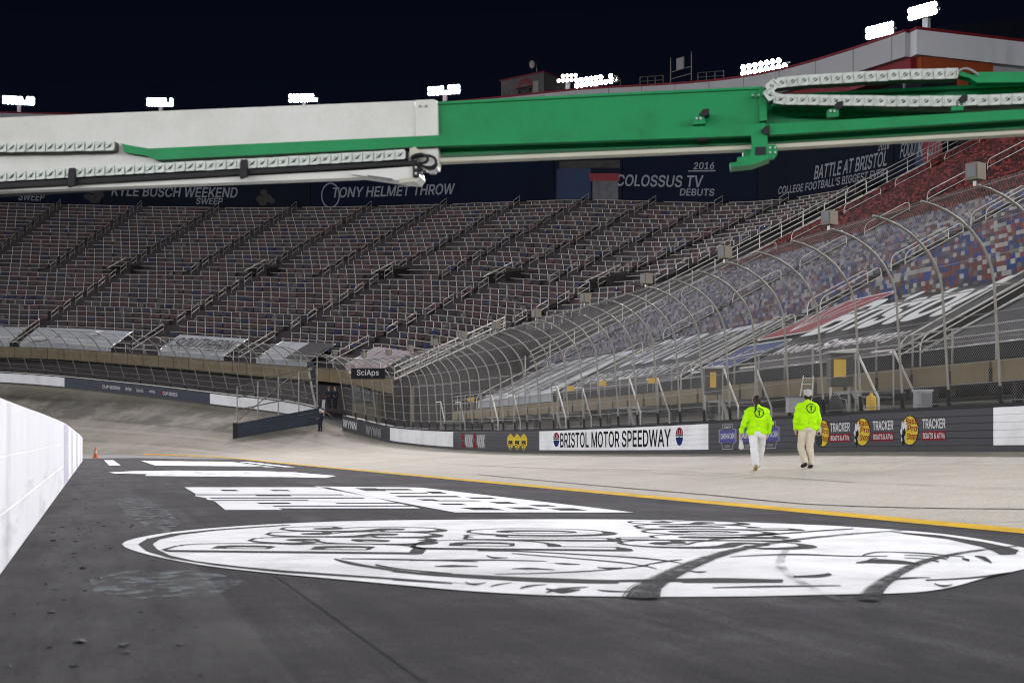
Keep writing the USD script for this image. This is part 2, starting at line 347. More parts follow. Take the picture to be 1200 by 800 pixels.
# yellow line along the track's inner edge
yl = sweep(lspan(-14, 108, 1.5), lambda l: ([-float(wid(l)) - .02, -float(wid(l)) + .30], [float(zin(l)) + .010, float(track_z(l, -float(wid(l)) + .30)) + .010]), closed=False)
obj('yellow_line', yl, m_yellow, trk)
m_skid = M_worn('tyre_rubber', (.010, .010, .011), .95, 9, lo=.30, hi=.52)
m_skid3 = M_worn('tyre_rubber_trace', (.016, .016, .017), .35, 3.5, lo=.45, hi=.7)
m_skid2 = M_worn('tyre_rubber_faint', (.10, .095, .09), .55, 3.5, lo=.40, hi=.66)
def on_ground_curve(pts, width, zfun, n=40, streaks=None):
    """a strip of the given width in metres along pixel points laid on the surface"""
    q = np.array(pts, float); t = np.linspace(0, 1, len(q)); tt = np.linspace(0, 1, n)
    q = np.stack([PchipInterpolator(t, q[:, 0])(tt), PchipInterpolator(t, q[:, 1])(tt)], 1)
    p = np.array([zfun(*a) for a in q]); d = np.gradient(p[:, :2], axis=0); d /= np.linalg.norm(d, axis=1, keepdims=True) + 1e-9
    nn = np.stack([-d[:, 1], d[:, 0]], 1); w = np.broadcast_to(np.asarray(width, float), (n,)) if np.ndim(width) == 0 else np.interp(tt, np.linspace(0, 1, len(width)), width)
    mb = MB()
    for a, b in streaks or ((-.5, .5),):
        L, R = p.copy(), p.copy(); L[:, :2] += nn * (w * a)[:, None]; R[:, :2] += nn * (w * b)[:, None]; mb.grid(np.stack([L, R], 1))
    return mb
def trk_pt(px, py):
    p, l, o = on_track(px, py); p = np.array(p); p[2] = float(track_z(l, o)) + .010 if o > -float(wid(l)) else .010; return p
for pts, w, mt in (([(560, 556), (700, 569), (830, 580), (960, 591.5), (1090, 595.5), (1230, 597)], .10, m_skid), ([(870, 604), (960, 600), (1060, 597.5), (1230, 594)], .08, m_skid2),
                   ([(620, 548), (760, 551), (880, 557), (1000, 566)], .14, m_skid2), ([(430, 536), (560, 545), (700, 552)], .12, m_skid2),
                   ([(1040, 608), (1080, 612), (1130, 613), (1215, 611)], .07, m_skid2)):
    obj('skid_mark', on_ground_curve(pts, w, trk_pt), mt, trk)
# dark longitudinal construction joints in the concrete
for o in (-3.75, -7.5):
    obj('construction_joint', sweep(lspan(-14, 150, 2), lambda l: ([o - .008, o + .008], [float(track_z(l, o)) + .0075] * 2), closed=False), m_seam, trk)

pit = thing('pit_road', kind='structure')
PW = -20.92                                            # the pit wall's face, measured from the outer wall
obj('pit_road_surface', sweep(lspan(-14, 96, 2), lambda l: ([PW - .35, -float(wid(l)) - .02], [.004, float(zin(l)) * .8 + .004]), closed=False), m_asphalt, pit)
for t, w in ((1.19, .007), (4.85, .006)):
    a = sweep(lspan(-14, 80, 2), lambda l: ([t - T0 - w / 2, t - T0 + w / 2], [.0075, .0075]), closed=False); obj('tar_seam', a, m_seam, pit)

def gp(px, py, z): return floor_at(px, py, z)
def ground_poly(poly, z):                              # polygon given in pixels -> triangles lying on the pit road
    v, f = poly_tri(poly.segmentize(12)); return np.array([gp(a, b, z) for a, b in v]), f
def smooth_ring(pts, n=160):
    q = np.array(list(pts) + [pts[0]], float); d = np.r_[0, np.cumsum(np.linalg.norm(np.diff(q, axis=0) * [1, 4], axis=1))]
    from scipy.interpolate import CubicSpline
    cs = CubicSpline(d, q, bc_type='periodic'); return Polygon(cs(np.linspace(0, d[-1], n, endpoint=False)))
def stroke(pts, ws, n=30):                             # tapered brush stroke in pixel space, ws = vertical thickness
    q = np.array(pts, float); t = np.linspace(0, 1, len(q)); tt = np.linspace(0, 1, n)
    x, y = PchipInterpolator(t, q[:, 0])(tt), PchipInterpolator(t, q[:, 1])(tt); w = np.interp(tt, np.linspace(0, 1, len(ws)), ws) / 2
    return Polygon(list(zip(x, y - w)) + list(zip(x[::-1], (y + w)[::-1]))).buffer(0)
logo = smooth_ring([(143, 637), (165, 629), (210, 622), (280, 616), (400, 610.5), (540, 608.5), (680, 608), (820, 610), (940, 614), (1040, 619.5), (1120, 627), (1180, 637), (1216, 647), (1212, 662), (1160, 675),
                    (1128, 684), (1095, 691), (1000, 695.5), (880, 698), (760, 698.5), (650, 697), (560, 692.5), (450, 683), (330, 672), (240, 662), (185, 652), (155, 644)])
emb = thing('painted_emblem', parent=pit)
obj('white_ground', MB().add(*ground_poly(logo, .011)), m_paint, emb)
dark = [Polygon([(162, 637), (172, 631), (200, 625), (250, 620), (300, 616.5), (340, 614.2), (340, 615), (300, 617.6), (255, 620.8), (212, 626), (187, 631.5), (179, 637), (184, 643), (200, 650.5), (230, 657), (280, 663), (330, 667.5), (460, 676.5), (560, 684), (460, 678.2), (330, 670), (255, 662), (200, 653.5), (172, 645)]),
        Polygon([(1040, 622), (1100, 626.5), (1150, 634), (1180, 640), (1194, 644), (1190, 649), (1172, 649.5), (1164, 645), (1150, 640), (1110, 631), (1060, 625)]),
        stroke([(1000, 619), (960, 621.5), (900, 626), (830, 632)], [.8, 1.2, 1.4, 1])]
B = [([(460, 669), (540, 674), (640, 679), (725, 681)], [1, 4, 5, 4]), ([(690, 681), (760, 679.5), (840, 679), (918, 679.5)], [2, 3, 5, 2]), ([(460, 679), (500, 681), (530, 683)], [.6, 1.2, .8]),
     ([(392, 654), (410, 659), (445, 665), (500, 672), (560, 676)], [1.2, 3.2, 2, 2.6, 1]), ([(400, 654), (470, 655), (560, 657.5)], [.7, 1.4, .7]), ([(440, 661), (470, 666), (530, 671.5)], [2, 1, 1.2]),
     ([(640, 689), (660, 692), (680, 690)], [1, 5, 1]), ([(545, 681), (556, 684), (570, 681.5)], [.8, 2.4, .6]), ([(575, 687), (583, 684.5), (600, 682)], [1.4, 1.6, .5]), ([(610, 689), (618, 686.5), (640, 684)], [1.6, 2, .5]), ([(640, 694), (655, 690), (690, 687)], [1.2, 3, .5]), ([(700, 690), (715, 692), (740, 692.5)], [.5, 1.8, .8]),
     ([(560, 644), (600, 645), (680, 649), (760, 654), (800, 660)], [2.4, 1, 1, 1.4, .6]), ([(600, 648), (690, 655), (740, 660), (770, 666)], [.7, 1, 1.2, .6]), ([(480, 656), (560, 655.5), (640, 657)], [.7, 1.3, .6]), ([(570, 650), (580, 653), (595, 653)], [1, 2, .5]),
     ([(510, 663), (530, 662.5), (560, 663)], [.6, 2.4, .6]), ([(600, 666), (620, 665.5), (650, 667)], [.6, 2, .6]), ([(700, 664), (718, 665.5), (730, 664)], [.5, 2.8, .5]), ([(580, 672), (680, 669), (760, 662)], [.6, 1, .7]), ([(650, 659), (662, 660), (680, 660.5)], [.5, 2, .5]), ([(740, 665), (775, 658), (800, 655)], [.8, 1.6, .6]),
     ([(1003, 659), (1030, 657), (1060, 658.5), (1078, 661)], [1.2, 5, 4, 1.4]), ([(1010, 651), (1035, 646), (1080, 648), (1130, 652)], [1.8, .7, .7, .8]), ([(1050, 646.5), (1090, 648), (1112, 653)], [.6, .8, 1.5]), ([(1060, 650), (1090, 651), (1110, 655)], [.6, .8, 1.5]), ([(1060, 653), (1085, 654.5), (1100, 658)], [.6, .9, 1.6]), ([(1142, 651), (1154, 654), (1162, 659)], [1, 5, 2]), ([(1128, 654), (1136, 656)], [2, 3]),
     ([(855, 652), (930, 649), (1000, 651), (1040, 651)], [.5, 1.6, 1, .6]), ([(960, 668), (975, 671), (960, 674), (930, 675)], [1, 4, 3.4, 2]), ([(800, 681), (850, 680.5), (914, 680), (917, 682)], [2.4, 3, 4, 2]), ([(835, 688), (900, 686.5), (985, 685.5)], [.7, 2, .8]), ([(1040, 681), (1060, 677), (1090, 676)], [1, 2.4, .6]), ([(1085, 679), (1130, 677), (1175, 672), (1205, 667)], [1.5, 1.6, 2.4, .7]), ([(1095, 683), (1106, 686), (1116, 684)], [1, 2.6, 1]),
     ([(805, 668), (820, 669.5), (828, 669)], [.6, 1.6, .6]), ([(1010, 659.5), (1020, 655), (1028, 653.5)], [.8, 1.4, .8])]
dark += [stroke(p, w) for p, w in B]
obj('dark_linework', MB().add(*ground_poly(unary_union(dark).intersection(logo), .0145)), m_pdark, emb)
# the script, three lines running away from the lens: letters lie on their sides as seen from here
let = MB()
for word, X0, X1, Y0, Y1, sh in (('Bass', -.80, -2.95, 10.65, 13.9, .0), ('Pro', .95, -.85, 10.95, 13.6, .0), ('Shops', 2.95, 1.0, 11.05, 15.0, .0)):
    s = fit(text_shape(word), 0, 0, Y1 - Y0, X0 - X1)
    s = affinity.affine_transform(s, [1, .12, 0, 1, 0, 0]); s = s.buffer(.03)
    shade = unary_union([affinity.translate(s, -.15 * k / 4, -.08 * k / 4) for k in range(5)]).buffer(.015)
    s = shade.difference(s.buffer(-.030))
    v, f = poly_tri(s.segmentize(.3))
    Xc, Yc = X0 - v[:, 1], Y0 + v[:, 0]                # up in the lettering = to the left, reading = away
    let.add(np.stack([Xc * CY + Yc * SY, Yc * CY - Xc * SY, np.full(len(v), .0145)], 1), f)
obj('script_lettering', let, m_pdark, emb)
blocks = thing('painted_blocks', parent=pit)
def bars(*q): return unary_union([Polygon([(a, c), (b, c), (b + (d - c) * sk, d), (a + (d - c) * sk, d)]) for a, b, c, d, sk in q])
b1 = Polygon([(216, 570.5), (383, 570.5), (440, 583), (500, 597), (264, 597), (252, 587.2), (243, 585), (241, 583), (229, 581), (229, 578)]).difference(bars((257, 276, 573.4, 575, 3), (316, 337, 573.6, 575, 3), (228, 400, 578.9, 579.9, 3), (297, 338, 579.4, 581, 3), (244, 425, 582.6, 583.8, 3), (240, 360, 585.4, 586.4, 3), (300, 338, 588.5, 590, 3), (392, 470, 588.6, 589.7, 3), (318, 480, 592, 593.2, 3), (326, 500, 595.2, 597.3, 3)))
b2 = Polygon([(368, 569.5), (495, 571), (743, 600), (533, 600)]).difference(bars((415, 440, 571.5, 575, 4), (442, 478, 572.4, 574.2, 4), (497, 515, 575.5, 578, 4), (462, 535, 580.6, 582.2, 4), (487, 507, 584.4, 586.4, 5), (545, 575, 582.4, 584.2, 5), (512, 540, 589.6, 591.2, 5), (572, 596, 587.6, 590, 5), (538, 575, 594.4, 597.4, 6), (592, 620, 594, 596.6, 6), (618, 642, 591.2, 593.2, 6), (640, 672, 595, 598, 6), (455, 500, 577, 578, 4), (505, 560, 586, 587, 5)))
c1 = Polygon([(127, 553), (160, 551.5), (205, 551), (300, 551.4), (345, 553), (394, 557.2), (382, 559.6), (330, 558.5), (250, 558.2), (205, 557.6), (170, 557.2), (172, 555), (135, 554.6)])
d1 = Polygon([(141, 533.8), (245, 534.6), (250, 535.6), (222, 536.4), (262, 541), (318, 546.8), (290, 546), (182, 545.2), (165, 539.5)])
d2 = unary_union([Polygon([(222 + k, 538.6), (232 + k, 538.6), (300 + k * 1.15, 547), (288 + k * 1.15, 547)]) for k in (20, 40)])
d3 = Polygon([(121.5, 538.4), (132, 538.4), (141.5, 545), (128, 545)])
d4 = Polygon([(112, 534.6), (142, 534.6), (144, 535.3), (113, 535.3)])
m_paintw = M_worn('worn_road_paint', (.72, .72, .71), 1.0, 1.6, lo=.33, hi=.46, stretch=(1, .5, 1))
for pl, mt in ((b1, m_paint), (b2, m_paint), (c1, m_paintw), (d1, m_paintw), (d2, m_paint), (d3, m_paint), (d4, m_paint)):
    obj('painted_block', MB().add(*ground_poly(pl, .011)), mt, blocks)
m_powder = M_worn('absorbent_powder', (.38, .45, .48), .62, 4.6, lo=.49, hi=.74)
for pl in (Polygon([(105, 678), (150, 668), (240, 668), (290, 681), (250, 697), (150, 701), (110, 692)]), Polygon([(134, 584), (165, 582), (190, 592), (212, 612), (196, 624), (168, 614), (148, 602)])):
    obj('powder_stain', MB().add(*ground_poly(pl, .009)), m_powder, pit)
m_dust = M_worn('grey_dust', (.105, .10, .095), .62, 1.7, lo=.36, hi=.70, stretch=(1.2, .22, 1))
obj('dust_film', sweep(lspan(3, 88, 2), lambda l: ([PW + .02, PW + 1.35], [.0065, .0065]), closed=False), m_dust, pit)
def pit_pt(px, py): return gp(px, py, .018)
for pts, w, mt in (([(752, 700), (756, 690), (790, 670), (850, 647), (920, 633), (1010, 624), (1090, 619)], [.22, .20, .17, .14, .11, .08, .05], m_skid), ([(1018, 702), (1026, 690), (1050, 672), (1090, 655), (1140, 645), (1215, 637)], [.12, .12, .10, .09, .07, .05], m_skid),
                   ([(985, 702), (960, 692), (930, 676), (914, 660), (918, 648), (935, 636)], [.05, .06, .07, .07, .06, .04], m_skid2), ([(775, 700), (800, 730), (850, 775), (900, 815)], [.3, .26, .2, .2], m_skid3), ([(1015, 702), (1030, 730), (1090, 790)], [.2, .16, .12], m_skid3)):
    obj('skid_mark', on_ground_curve(pts, w, pit_pt, 60, ((-.50, -.24), (-.235, .04), (.045, .30), (.31, .44), (.50, .54))), mt, pit)

# rubber crumbs thrown against the wall
deb = MB(); r3 = np.random.default_rng(11)
for k in range(360):
    s = r3.uniform(9, 70) if k % 4 else r3.uniform(4.5, 16); t = -.50 + abs(r3.normal(0, .55)) + r3.uniform(0, .25)
    d = abs(r3.normal(0, .006)) + .004
    m = trimesh.creation.icosphere(0, 1.0); v = m.vertices * [d * r3.uniform(.7, 2.2), d * r3.uniform(.7, 1.6), d * .35] * r3.uniform(.6, 1.2, (len(m.vertices), 1))
    deb.add(v + [t, s, d * .35 + .006], m.faces)
for px, py, d in ((97, 667, .022), (62, 634, .020), (58, 760, .012), (86, 782, .015), (75, 618, .016), (121, 617, .016), (100, 693, .013), (453, 596, .012), (60, 719, .016)):
    p = floor_at(px, py); m = trimesh.creation.icosphere(1, 1.0); v = m.vertices * [d * 1.3, d, d * .6] * r3.uniform(.7, 1.2, (len(m.vertices), 1)); deb.add(v + p + [0, 0, d * .4], m.faces)
obj('rubber_debris', deb, m_black, kind='stuff', label='black crumbs of tyre rubber scattered along the foot of the white pit wall', cat='rubber crumbs')

# ------------------------------------------------------------------ pit wall of white blocks on the near side
pw = thing('pit_wall', 'low white painted concrete pit wall running away beside the dark pit road', 'wall')
ztop = PchipInterpolator([-14, 3, 9, 20, 34, 60, 90, 120], [1.19, 1.20, 1.23, 1.33, 1.42, 1.42, 1.30, 1.25])
edges = [-14] + list(np.arange(-11, 102, 3.05))
for a, b in zip(edges[:-1], edges[1:]):
    for c in range(3):
        def pr(l, c=c):
            zt = float(ztop(l)); z0, z1 = [(.0, .335 * zt), (.335 * zt + .002, .67 * zt), (.67 * zt + .002, zt)][c]
            e = .006
            return [PW, PW, PW - e, PW - .30, PW - .30], [z0, z1 - e, z1, z1, z0]
        obj('wall_block', sweep(lspan(a + .003, b - .003, 3.1), pr), m_white, pw)
for l0, l1 in ((29.5, 35.0), (39.5, 42.5), (50.0, 56.0), (63.0, 68.0)):
    mv = M_worn('faded_violet_print', (.44, .42, .52), .75, 2.5, lo=.3, hi=.6) if 'faded_violet_print' not in mats else mats['faded_violet_print']
    obj('banner_print', sweep(lspan(l0, l1, 1), lambda l: ([PW + .004, PW + .004], [.02, float(ztop(l)) - .03]), closed=False), mv, pw)

m_scuff = M_worn('rubber_scuffs', (.22, .22, .23), .20, 1.1, lo=.50, hi=.72, stretch=(1, .35, 3.5))
obj('scuff_film', sweep(lspan(3, 90, 2), lambda l: ([PW + .003, PW + .003], [.01, .55]), closed=False), m_scuff, pw)
# traffic cone at the far end of the wall
p = at(112, 533.4, 88.0); p[2] = .05; c = thing('traffic_cone', 'orange traffic cone standing past the far end of the white pit wall', 'cone', p)
obj('cone_base', MB().box((0, 0, .02), (.38, .38, .04)), m_cone, c)
th = np.linspace(0, 2 * np.pi, 17); prof = [(.15, .04), (.135, .12), (.10, .36), (.06, .64), (.035, .74), (.0, .75)]
obj('cone_body', MB().grid(np.array([[(r * math.cos(a), r * math.sin(a), z) for a in th] for r, z in prof])), m_cone, c, smooth=40)
obj('reflective_collar', MB().grid(np.array([[(r * math.cos(a), r * math.sin(a), z) for a in th] for r, z in [(.110, .33), (.083, .52)]])), m_wht, c, smooth=40)

# ------------------------------------------------------------------ the outer wall
H = 1.06
def wall_sections(parent, cuts, mat_names, start_o=0.0):
    for (a, b), mt in zip(zip(cuts[:-1], cuts[1:]), mat_names):
        n = 5
        for k in range(n):
            z0, z1 = .16 + (H - .16) * k / n, .16 + (H - .16) * (k + 1) / n
            def pr(l):
                zb = float(zw(l)); e = .007
                return [e, 0, 0, e, .3, .3], [zb + z0, zb + z0 + e, zb + z1 - e - .003, zb + z1 - .003, zb + z1 - .003, zb + z0]
            obj('wall_rail', sweep(lspan(a, b, 2.0), pr), mt, parent)
def extras(parent, a, b):
    obj('base_skirt', sweep(lspan(a, b, 2), lambda l: ([.02, .02, .32, .32], [float(zw(l)) - .1, float(zw(l)) + .16, float(zw(l)) + .16, float(zw(l)) - .1])), m_skirt, parent)
    obj('top_cap', sweep(lspan(a, b, 2), lambda l: ([.03, .03, .42, .42], [float(zw(l)) + H, float(zw(l)) + H + .09, float(zw(l)) + H + .09, float(zw(l)) + H])), m_black, parent)
PX = lambda x: l_at(x, 0.0)
GAP0, GAP1 = 97.3, 101.4
ow = thing('outer_wall', 'outer retaining wall of stacked steel rails with white and charcoal printed sections in front of the right stand', 'wall')
cuts = [8, PX(1164), PX(830), PX(632), PX(531), PX(457), GAP0]
wall_sections(ow, cuts, [m_wallw, m_wallk, m_wallw, m_wallk, m_wallw, m_wallk])
extras(ow, 8, GAP0)
def wall_print(name, g, pxa, pxb, f0, f1, mt, parent=ow, off=.004, shear=0):
    la, lb = PX(pxa), PX(pxb)
    if la > S0: off = off * 2 + .014
    s = fit(g, 0, 0, la - lb, (f1 - f0) * H, shear)
    v, f = poly_tri(s.segmentize(.5)); V, F = on_wall((v, f), la, -off, lambda l: zw(l) + f0 * H)
    return obj(name, MB().add(V, F), mt, parent)
wall_print('lettering', text_shape('BRISTOL MOTOR SPEEDWAY'), 656.5, 786, .26, .90, m_ink)
def emblem(pxa, pxb, f0, f1, parent=ow):
    dome = Point(0, 0).buffer(1, 16).intersection(sbox(-1, .0, 1, 1)); dome = dome.difference(unary_union([sbox(-.05 + k, .1, .05 + k, .62) for k in (-.5, 0, .5)]))
    bar = unary_union([sbox(-.95, -.22, .95, -.02), sbox(-.2, -.75, .2, -.3)])
    bowl = affinity.scale(Point(0, -.35).buffer(1, 16).intersection(sbox(-1, -2, 1, -.5)), 1, 1.3, origin=(0, -.5))
    m = (f1 - f0)
    wall_print('emblem_dome', dome, pxa, pxb, f0 + m * .62, f1, m_red, parent); wall_print('emblem_bowl', bowl, pxa, pxb, f0, f0 + m * .46, m_blue, parent)
    wall_print('emblem_band', bar, pxa, pxb, f0 + m * .30, f0 + m * .60, m_ink, parent, off=.007)
emblem(648.5, 655.5, .30, .92); emblem(792, 800.5, .30, .92)
ell = affinity.scale(Point(0, 0).buffer(1, 24), .62, 1)
fish = Polygon([(0, 0), (.25, .3), (.2, .7), (.45, 1.1), (.3, 1.5), (.1, 1.25), (-.1, 1.45), (-.15, 1.0), (-.3, .8), (-.12, .5), (-.2, .2)]).buffer(.04)
for a, b in ((958, 972), (1001.5, 1020), (1056, 1076.5)):
    w = b - a
    wall_print('oval_logo', ell, a, b, .16, .90, m_gold); wall_print('oval_border', ell.difference(affinity.scale(ell, .93, .95)), a, b, .16, .90, m_ink, off=.007)
    for word, y0, y1, i in (('Bass', .68, .84, .24), ('Pro', .50, .66, .34), ('Shops', .27, .47, .28)):
        wall_print('script', text_shape(word), a + w * (i + .04), a + w * .92, y0, y1, m_red, off=.009, shear=.1)
    wall_print('fish', fish, a - w * .04, a + w * .36, .22, .78, m_wht, off=.011)
    wall_print('fish_shadow', fish, a + w * .04, a + w * .28, .16, .60, m_ink, off=.013)
for a, b in ((973, 996), (1023, 1047), (1081, 1108)):
    wall_print('lettering', text_shape('TRACKER'), a, b, .56, .80, m_wht)
    wall_print('red_label', sbox(0, 0, 1, .3), a - .5, b + .6, .28, .50, m_red); wall_print('lettering', text_shape('BOATS & ATVs'), a + .8, b - .6, .32, .46, m_wht, off=.007)
shield = Polygon([(0, .28), (0, .78), (.18, .82), (.2, 1), (.8, 1), (.82, .82), (1, .78), (1, .28), (.85, .24), (.8, 0), (.2, 0), (.15, .24)])
for a, b in ((842.5, 863), (866, 888), (892.5, 913.5)):
    wall_print('shield_outline', shield.difference(affinity.scale(shield, .9, .93)), a, b, .14, .95, m_roofw); wall_print('shield_panel', sbox(0, 0, 1, .5), a + 1, b - 1, .36, .76, m_violet, off=.006)
    wall_print('lettering', text_shape('DASH'), a + 2.5, a + (b - a) * .5, .48, .66, m_wht, off=.009); wall_print('lettering', text_shape('4 CASH'), a + (b - a) * .53, b - 2, .48, .66, m_wht, off=.009)
    wall_print('lettering', text_shape('XFINITY'), a + 6, b - 6, .81, .88, m_wht, off=.009); wall_print('small_mark', unary_union([Point(k, 0).buffer(.5).difference(Point(k, 0).buffer(.3)) for k in (0, 1, 2)]), a + 7, b - 7, .20, .29, m_roofw, off=.009)
for a in (541, 555):                                    # tall red and white marks on the charcoal section
    wall_print('red_mark', unary_union([Polygon([(0, 0), (.4, 0), (.4, .2), (.2, .2), (.2, .45), (0, .45)]), Polygon([(0, .6), (.3, .6), (.15, 1), (0, 1)])]), a, a + 4.5, .14, .92, m_red)
    wall_print('lettering', text_shape('NXNX'), a + 4, a + 13, .18, .86, m_wht)
for a in (594.5, 602.3, 610):
    wall_print('gold_mark', unary_union([Polygon([(0, .78), (.5, 1), (1, .78)]), sbox(0, .32, 1, .76), Polygon([(.1, .3), (.5, 0), (.9, .3)])]).difference(unary_union([Point(.5, .15).buffer(.1), sbox(.2, .42, .8, .6)])), a, a + 7.8, .08, .92, m_gold)
    wall_print('gold_lettering', text_shape('EA'), a + 1.4, a + 6.4, .36, .55, m_ink, off=.007)
wall_print('lettering', text_shape('WYNN'), 402, 418, .30, .84, m_wht); wall_print('lettering', text_shape('WYWW'), 429, 447, .22, .80, m_roofw)
# far wall beyond the crossover gate
tw = thing('turn_wall', 'curved outer wall of the banked far turn with white ends and a navy printed middle', 'wall')
cuts = [GAP1, PX(246), PX(75.5), 230]
wall_sections(tw, cuts, [m_wallw, m_walln, m_wallw]); extras(tw, GAP1, 230)
for word, a, b, mt in (('CUP SERIES', 120, 141, m_wht), ('WYNN', 147, 154, m_wht), ('Coca-Cola', 160, 168, m_wht), ('xfinity', 175, 182, m_wht), ('CUP SERIES', 191, 208, m_wht)):
    wall_print('lettering', text_shape(word), a, b, .40, .70, mt, tw)
for a in (118, 188): wall_print('red_mark', Polygon([(0, 0), (1, 0), (.8, 1), (.2, 1)]), a, a + 2, .36, .72, m_red, tw)
ledge = sweep(lspan(GAP1, 230, 2), lambda l: ([.06, .06, .12, .12], [float(zw(l)) + H + .09, float(zw(l)) + H + .15, float(zw(l)) + H + .15, float(zw(l)) + H + .09])); obj('top_ledge', ledge, m_rail, tw)

# ------------------------------------------------------------------ concourse behind the wall
conc = sweep(lspan(0, 230, 2.0), lambda l: ([.32, 12.0], [float(zw(l)) + .02, float(zw(l)) + .02]), closed=False)
obj('concourse_floor', conc, m_apron, kind='structure')

# ------------------------------------------------------------------ grandstand along the straight
ST = thing('straight_grandstand', 'right-hand grandstand of red, blue and grey seats rising beside the front straight', 'grandstand')
NR, TR, RI, OF, ZF, SE = 67, .65, .33, 4.6, 3.4, 90.0
def st_z(k): return ZF + RI * k
prof = [(OF, ZF - .02)]
for k in range(NR): prof += [(OF + TR * k, st_z(k)), (OF + TR * (k + 1) - .001, st_z(k))]
prof += [(OF + TR * NR, st_z(NR - 1) + 1.1), (OF + TR * NR + .2, st_z(NR - 1) + 1.1), (OF + TR * NR + .2, .3), (OF + 2.2, .3), (OF + 2.2, 2.7), (OF, 2.7)]
po = np.array([a for a, b in prof]); pz = np.array([b for a, b in prof])
mb = MB()
P = np.stack([np.stack([T0 + po, np.full(len(po), s), pz], -1) for s in (2.0, SE)])
mb.grid(np.concatenate([P, P[:, :1]], 1))
for s in (2.0, SE):
    v, f = poly_tri(Polygon(np.stack([po, pz], 1)).buffer(0)); mb.add(np.stack([T0 + v[:, 0], np.full(len(v), s), v[:, 1]], 1), f)
obj('terrace', mb, m_step, ST)
AIS = [19.0, 35.5, 52.0, 68.5, 85.0]
# fascia panels, posts below, rails above
s = 14.0
while s < SE - .3:
    obj('fascia_panel', MB().box((T0 + OF - .05, s + .93, 3.07), (.09, 1.78, .62)), m_warm, ST)
    obj('fascia_bracket', MB().box((T0 + OF - .02, s + 1.85, 2.78), (.22, .12, .75)), m_step, ST); s += 1.9
for k in range(20):
    s = 15 + k * 3.8
    obj('support_post', MB().box((T0 + OF + .12, s, 1.62), (.2, .2, 2.15)), m_step, ST)
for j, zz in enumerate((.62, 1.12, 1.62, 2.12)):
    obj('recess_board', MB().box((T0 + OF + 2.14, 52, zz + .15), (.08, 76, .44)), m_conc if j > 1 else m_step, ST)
rail = MB()
for z in (.5, .78, 1.05): rail.tube([(T0 + OF + .05, 12, ZF + z), (T0 + OF + .05, SE, ZF + z)], .024, 5)
obj('front_rail', rail, m_galv, ST)
for k in range(39):
    obj('rail_post', MB().box((T0 + OF + .05, 13 + k * 2.0, ZF + .52), (.05, .05, 1.05)), m_galv, ST)
def near_rail(s, k0, k1, h=.95, arch=True):
    a = np.array([T0 + OF + TR * k0 + .3, s, st_z(k0)]); b = np.array([T0 + OF + TR * k1 + .3, s, st_z(k1)])
    up = np.array([0, 0, 1.]); d = (b - a) / np.linalg.norm(b - a); m = MB(); R = .28
    pts = [a, a + up * (h - R), a + up * (h - R * .3) + d * R * .3, a + up * h + d * R] + [b + up * h - d * R, b + up * (h - R * .3) - d * R * .25, b + up * (h - R), b]
    m.tube(pts, .026, 5); m.tube([a + up * h * .5, b + up * h * .5], .022, 5); return m
for s in AIS:
    for sg in (-.55, .55) if s < 60 else (.0,):
        k = 0
        while k < NR - 6:
            obj('handrail', near_rail(s + sg, k, k + 5 if k else 8), m_rail, ST); k += 7 if k else 10
# raised edge rails at the stand's far end
er = MB(); a = np.array([T0 + OF + TR * 9, SE - .15, st_z(9)]); b = np.array([T0 + OF + TR * NR, SE - .15, st_z(NR)])
for h in (.35, .75, 1.15, 1.5): er.tube([a + [0, 0, h], b + [0, 0, h]], .035, 5)
obj('end_rail', er, m_rail, ST)
for k in range(8, NR, 3): obj('end_post', MB().box((T0 + OF + TR * k + .3, SE - .15, st_z(k) + .75), (.06, .06, 1.5)), m_rail, ST)
# seats
def seat_mesh():
    m = MB(); m.box((0, .46, .55), (.225, .045, .18)); m.box((0, .30, .34), (.225, .30, .04)); return m.arr()
SV, SF = seat_mesh()
def place_seat(s, k):                                  # faces the track (-x)
    v = SV.copy(); x = T0 + OF + TR * k + v[:, 1] + .05; y = s + v[:, 0]; return np.stack([x, y, st_z(k) + v[:, 2]], 1)
PALB = [(.010, .034, .16), (.145, .030, .028), (.31, .305, .29), (.10, .095, .09), (.075, .03, .03), (.030, .034, .07), (.34, .32, .28)]
seats = []
rs = np.random.default_rng(21)
for k in range(9, NR):
    s = 12.0 + (.24 if k % 2 else 0)
    while s < SE - .5:
        s += .275
        if min(abs(s - q) for q in AIS) < .78: continue
        px, py = proj(T0 + OF + TR * k, s, st_z(k) + .5)
        if px > 1420: continue
        X, Y = to_cam(T0 + OF + TR * k, s)
        seats.append((s, k, px, py, float(Y)))
hid = lambda px, py: px > 1195 or px < 560 or (py < 196 - .03 * px + 30 and py > 80)
order = sorted(range(len(seats)), key=lambda i: seats[i][4] + (1000 if hid(seats[i][2], seats[i][3]) else 0))
own = set(order[:300])
mv, mf, mt, n = [], [], [], 0
for i, (s, k, px, py, Y) in enumerate(seats):
    if k >= 32: c = np.array([.070, .0105, .0095]) * rs.choice([.3, .6, 1.0, 1.5, 2.6])
    else: c = np.array(PALB[rs.choice(7, p=[.22, .20, .20, .10, .10, .10, .08])]) * rs.uniform(.8, 1.15)
    if k < 32: g_ = .72 * np.clip((s - 42) / 26, 0, 1); c = c * (1 - g_) + np.array([.135, .128, .155]) * rs.choice([.35, .7, 1.0, 1.7]) * g_
    v = place_seat(s, k); t = np.tile(c, (len(v), 1))
    if i in own: obj('seat', (v, SF), m_seat, ST, tint=t)
    else: mv.append(v); mf.append(SF + n); mt.append(t); n += len(v)
obj('distant_seats', (np.vstack(mv), np.vstack(mf)), m_seat, ST, tint=np.vstack(mt), kind='stuff')

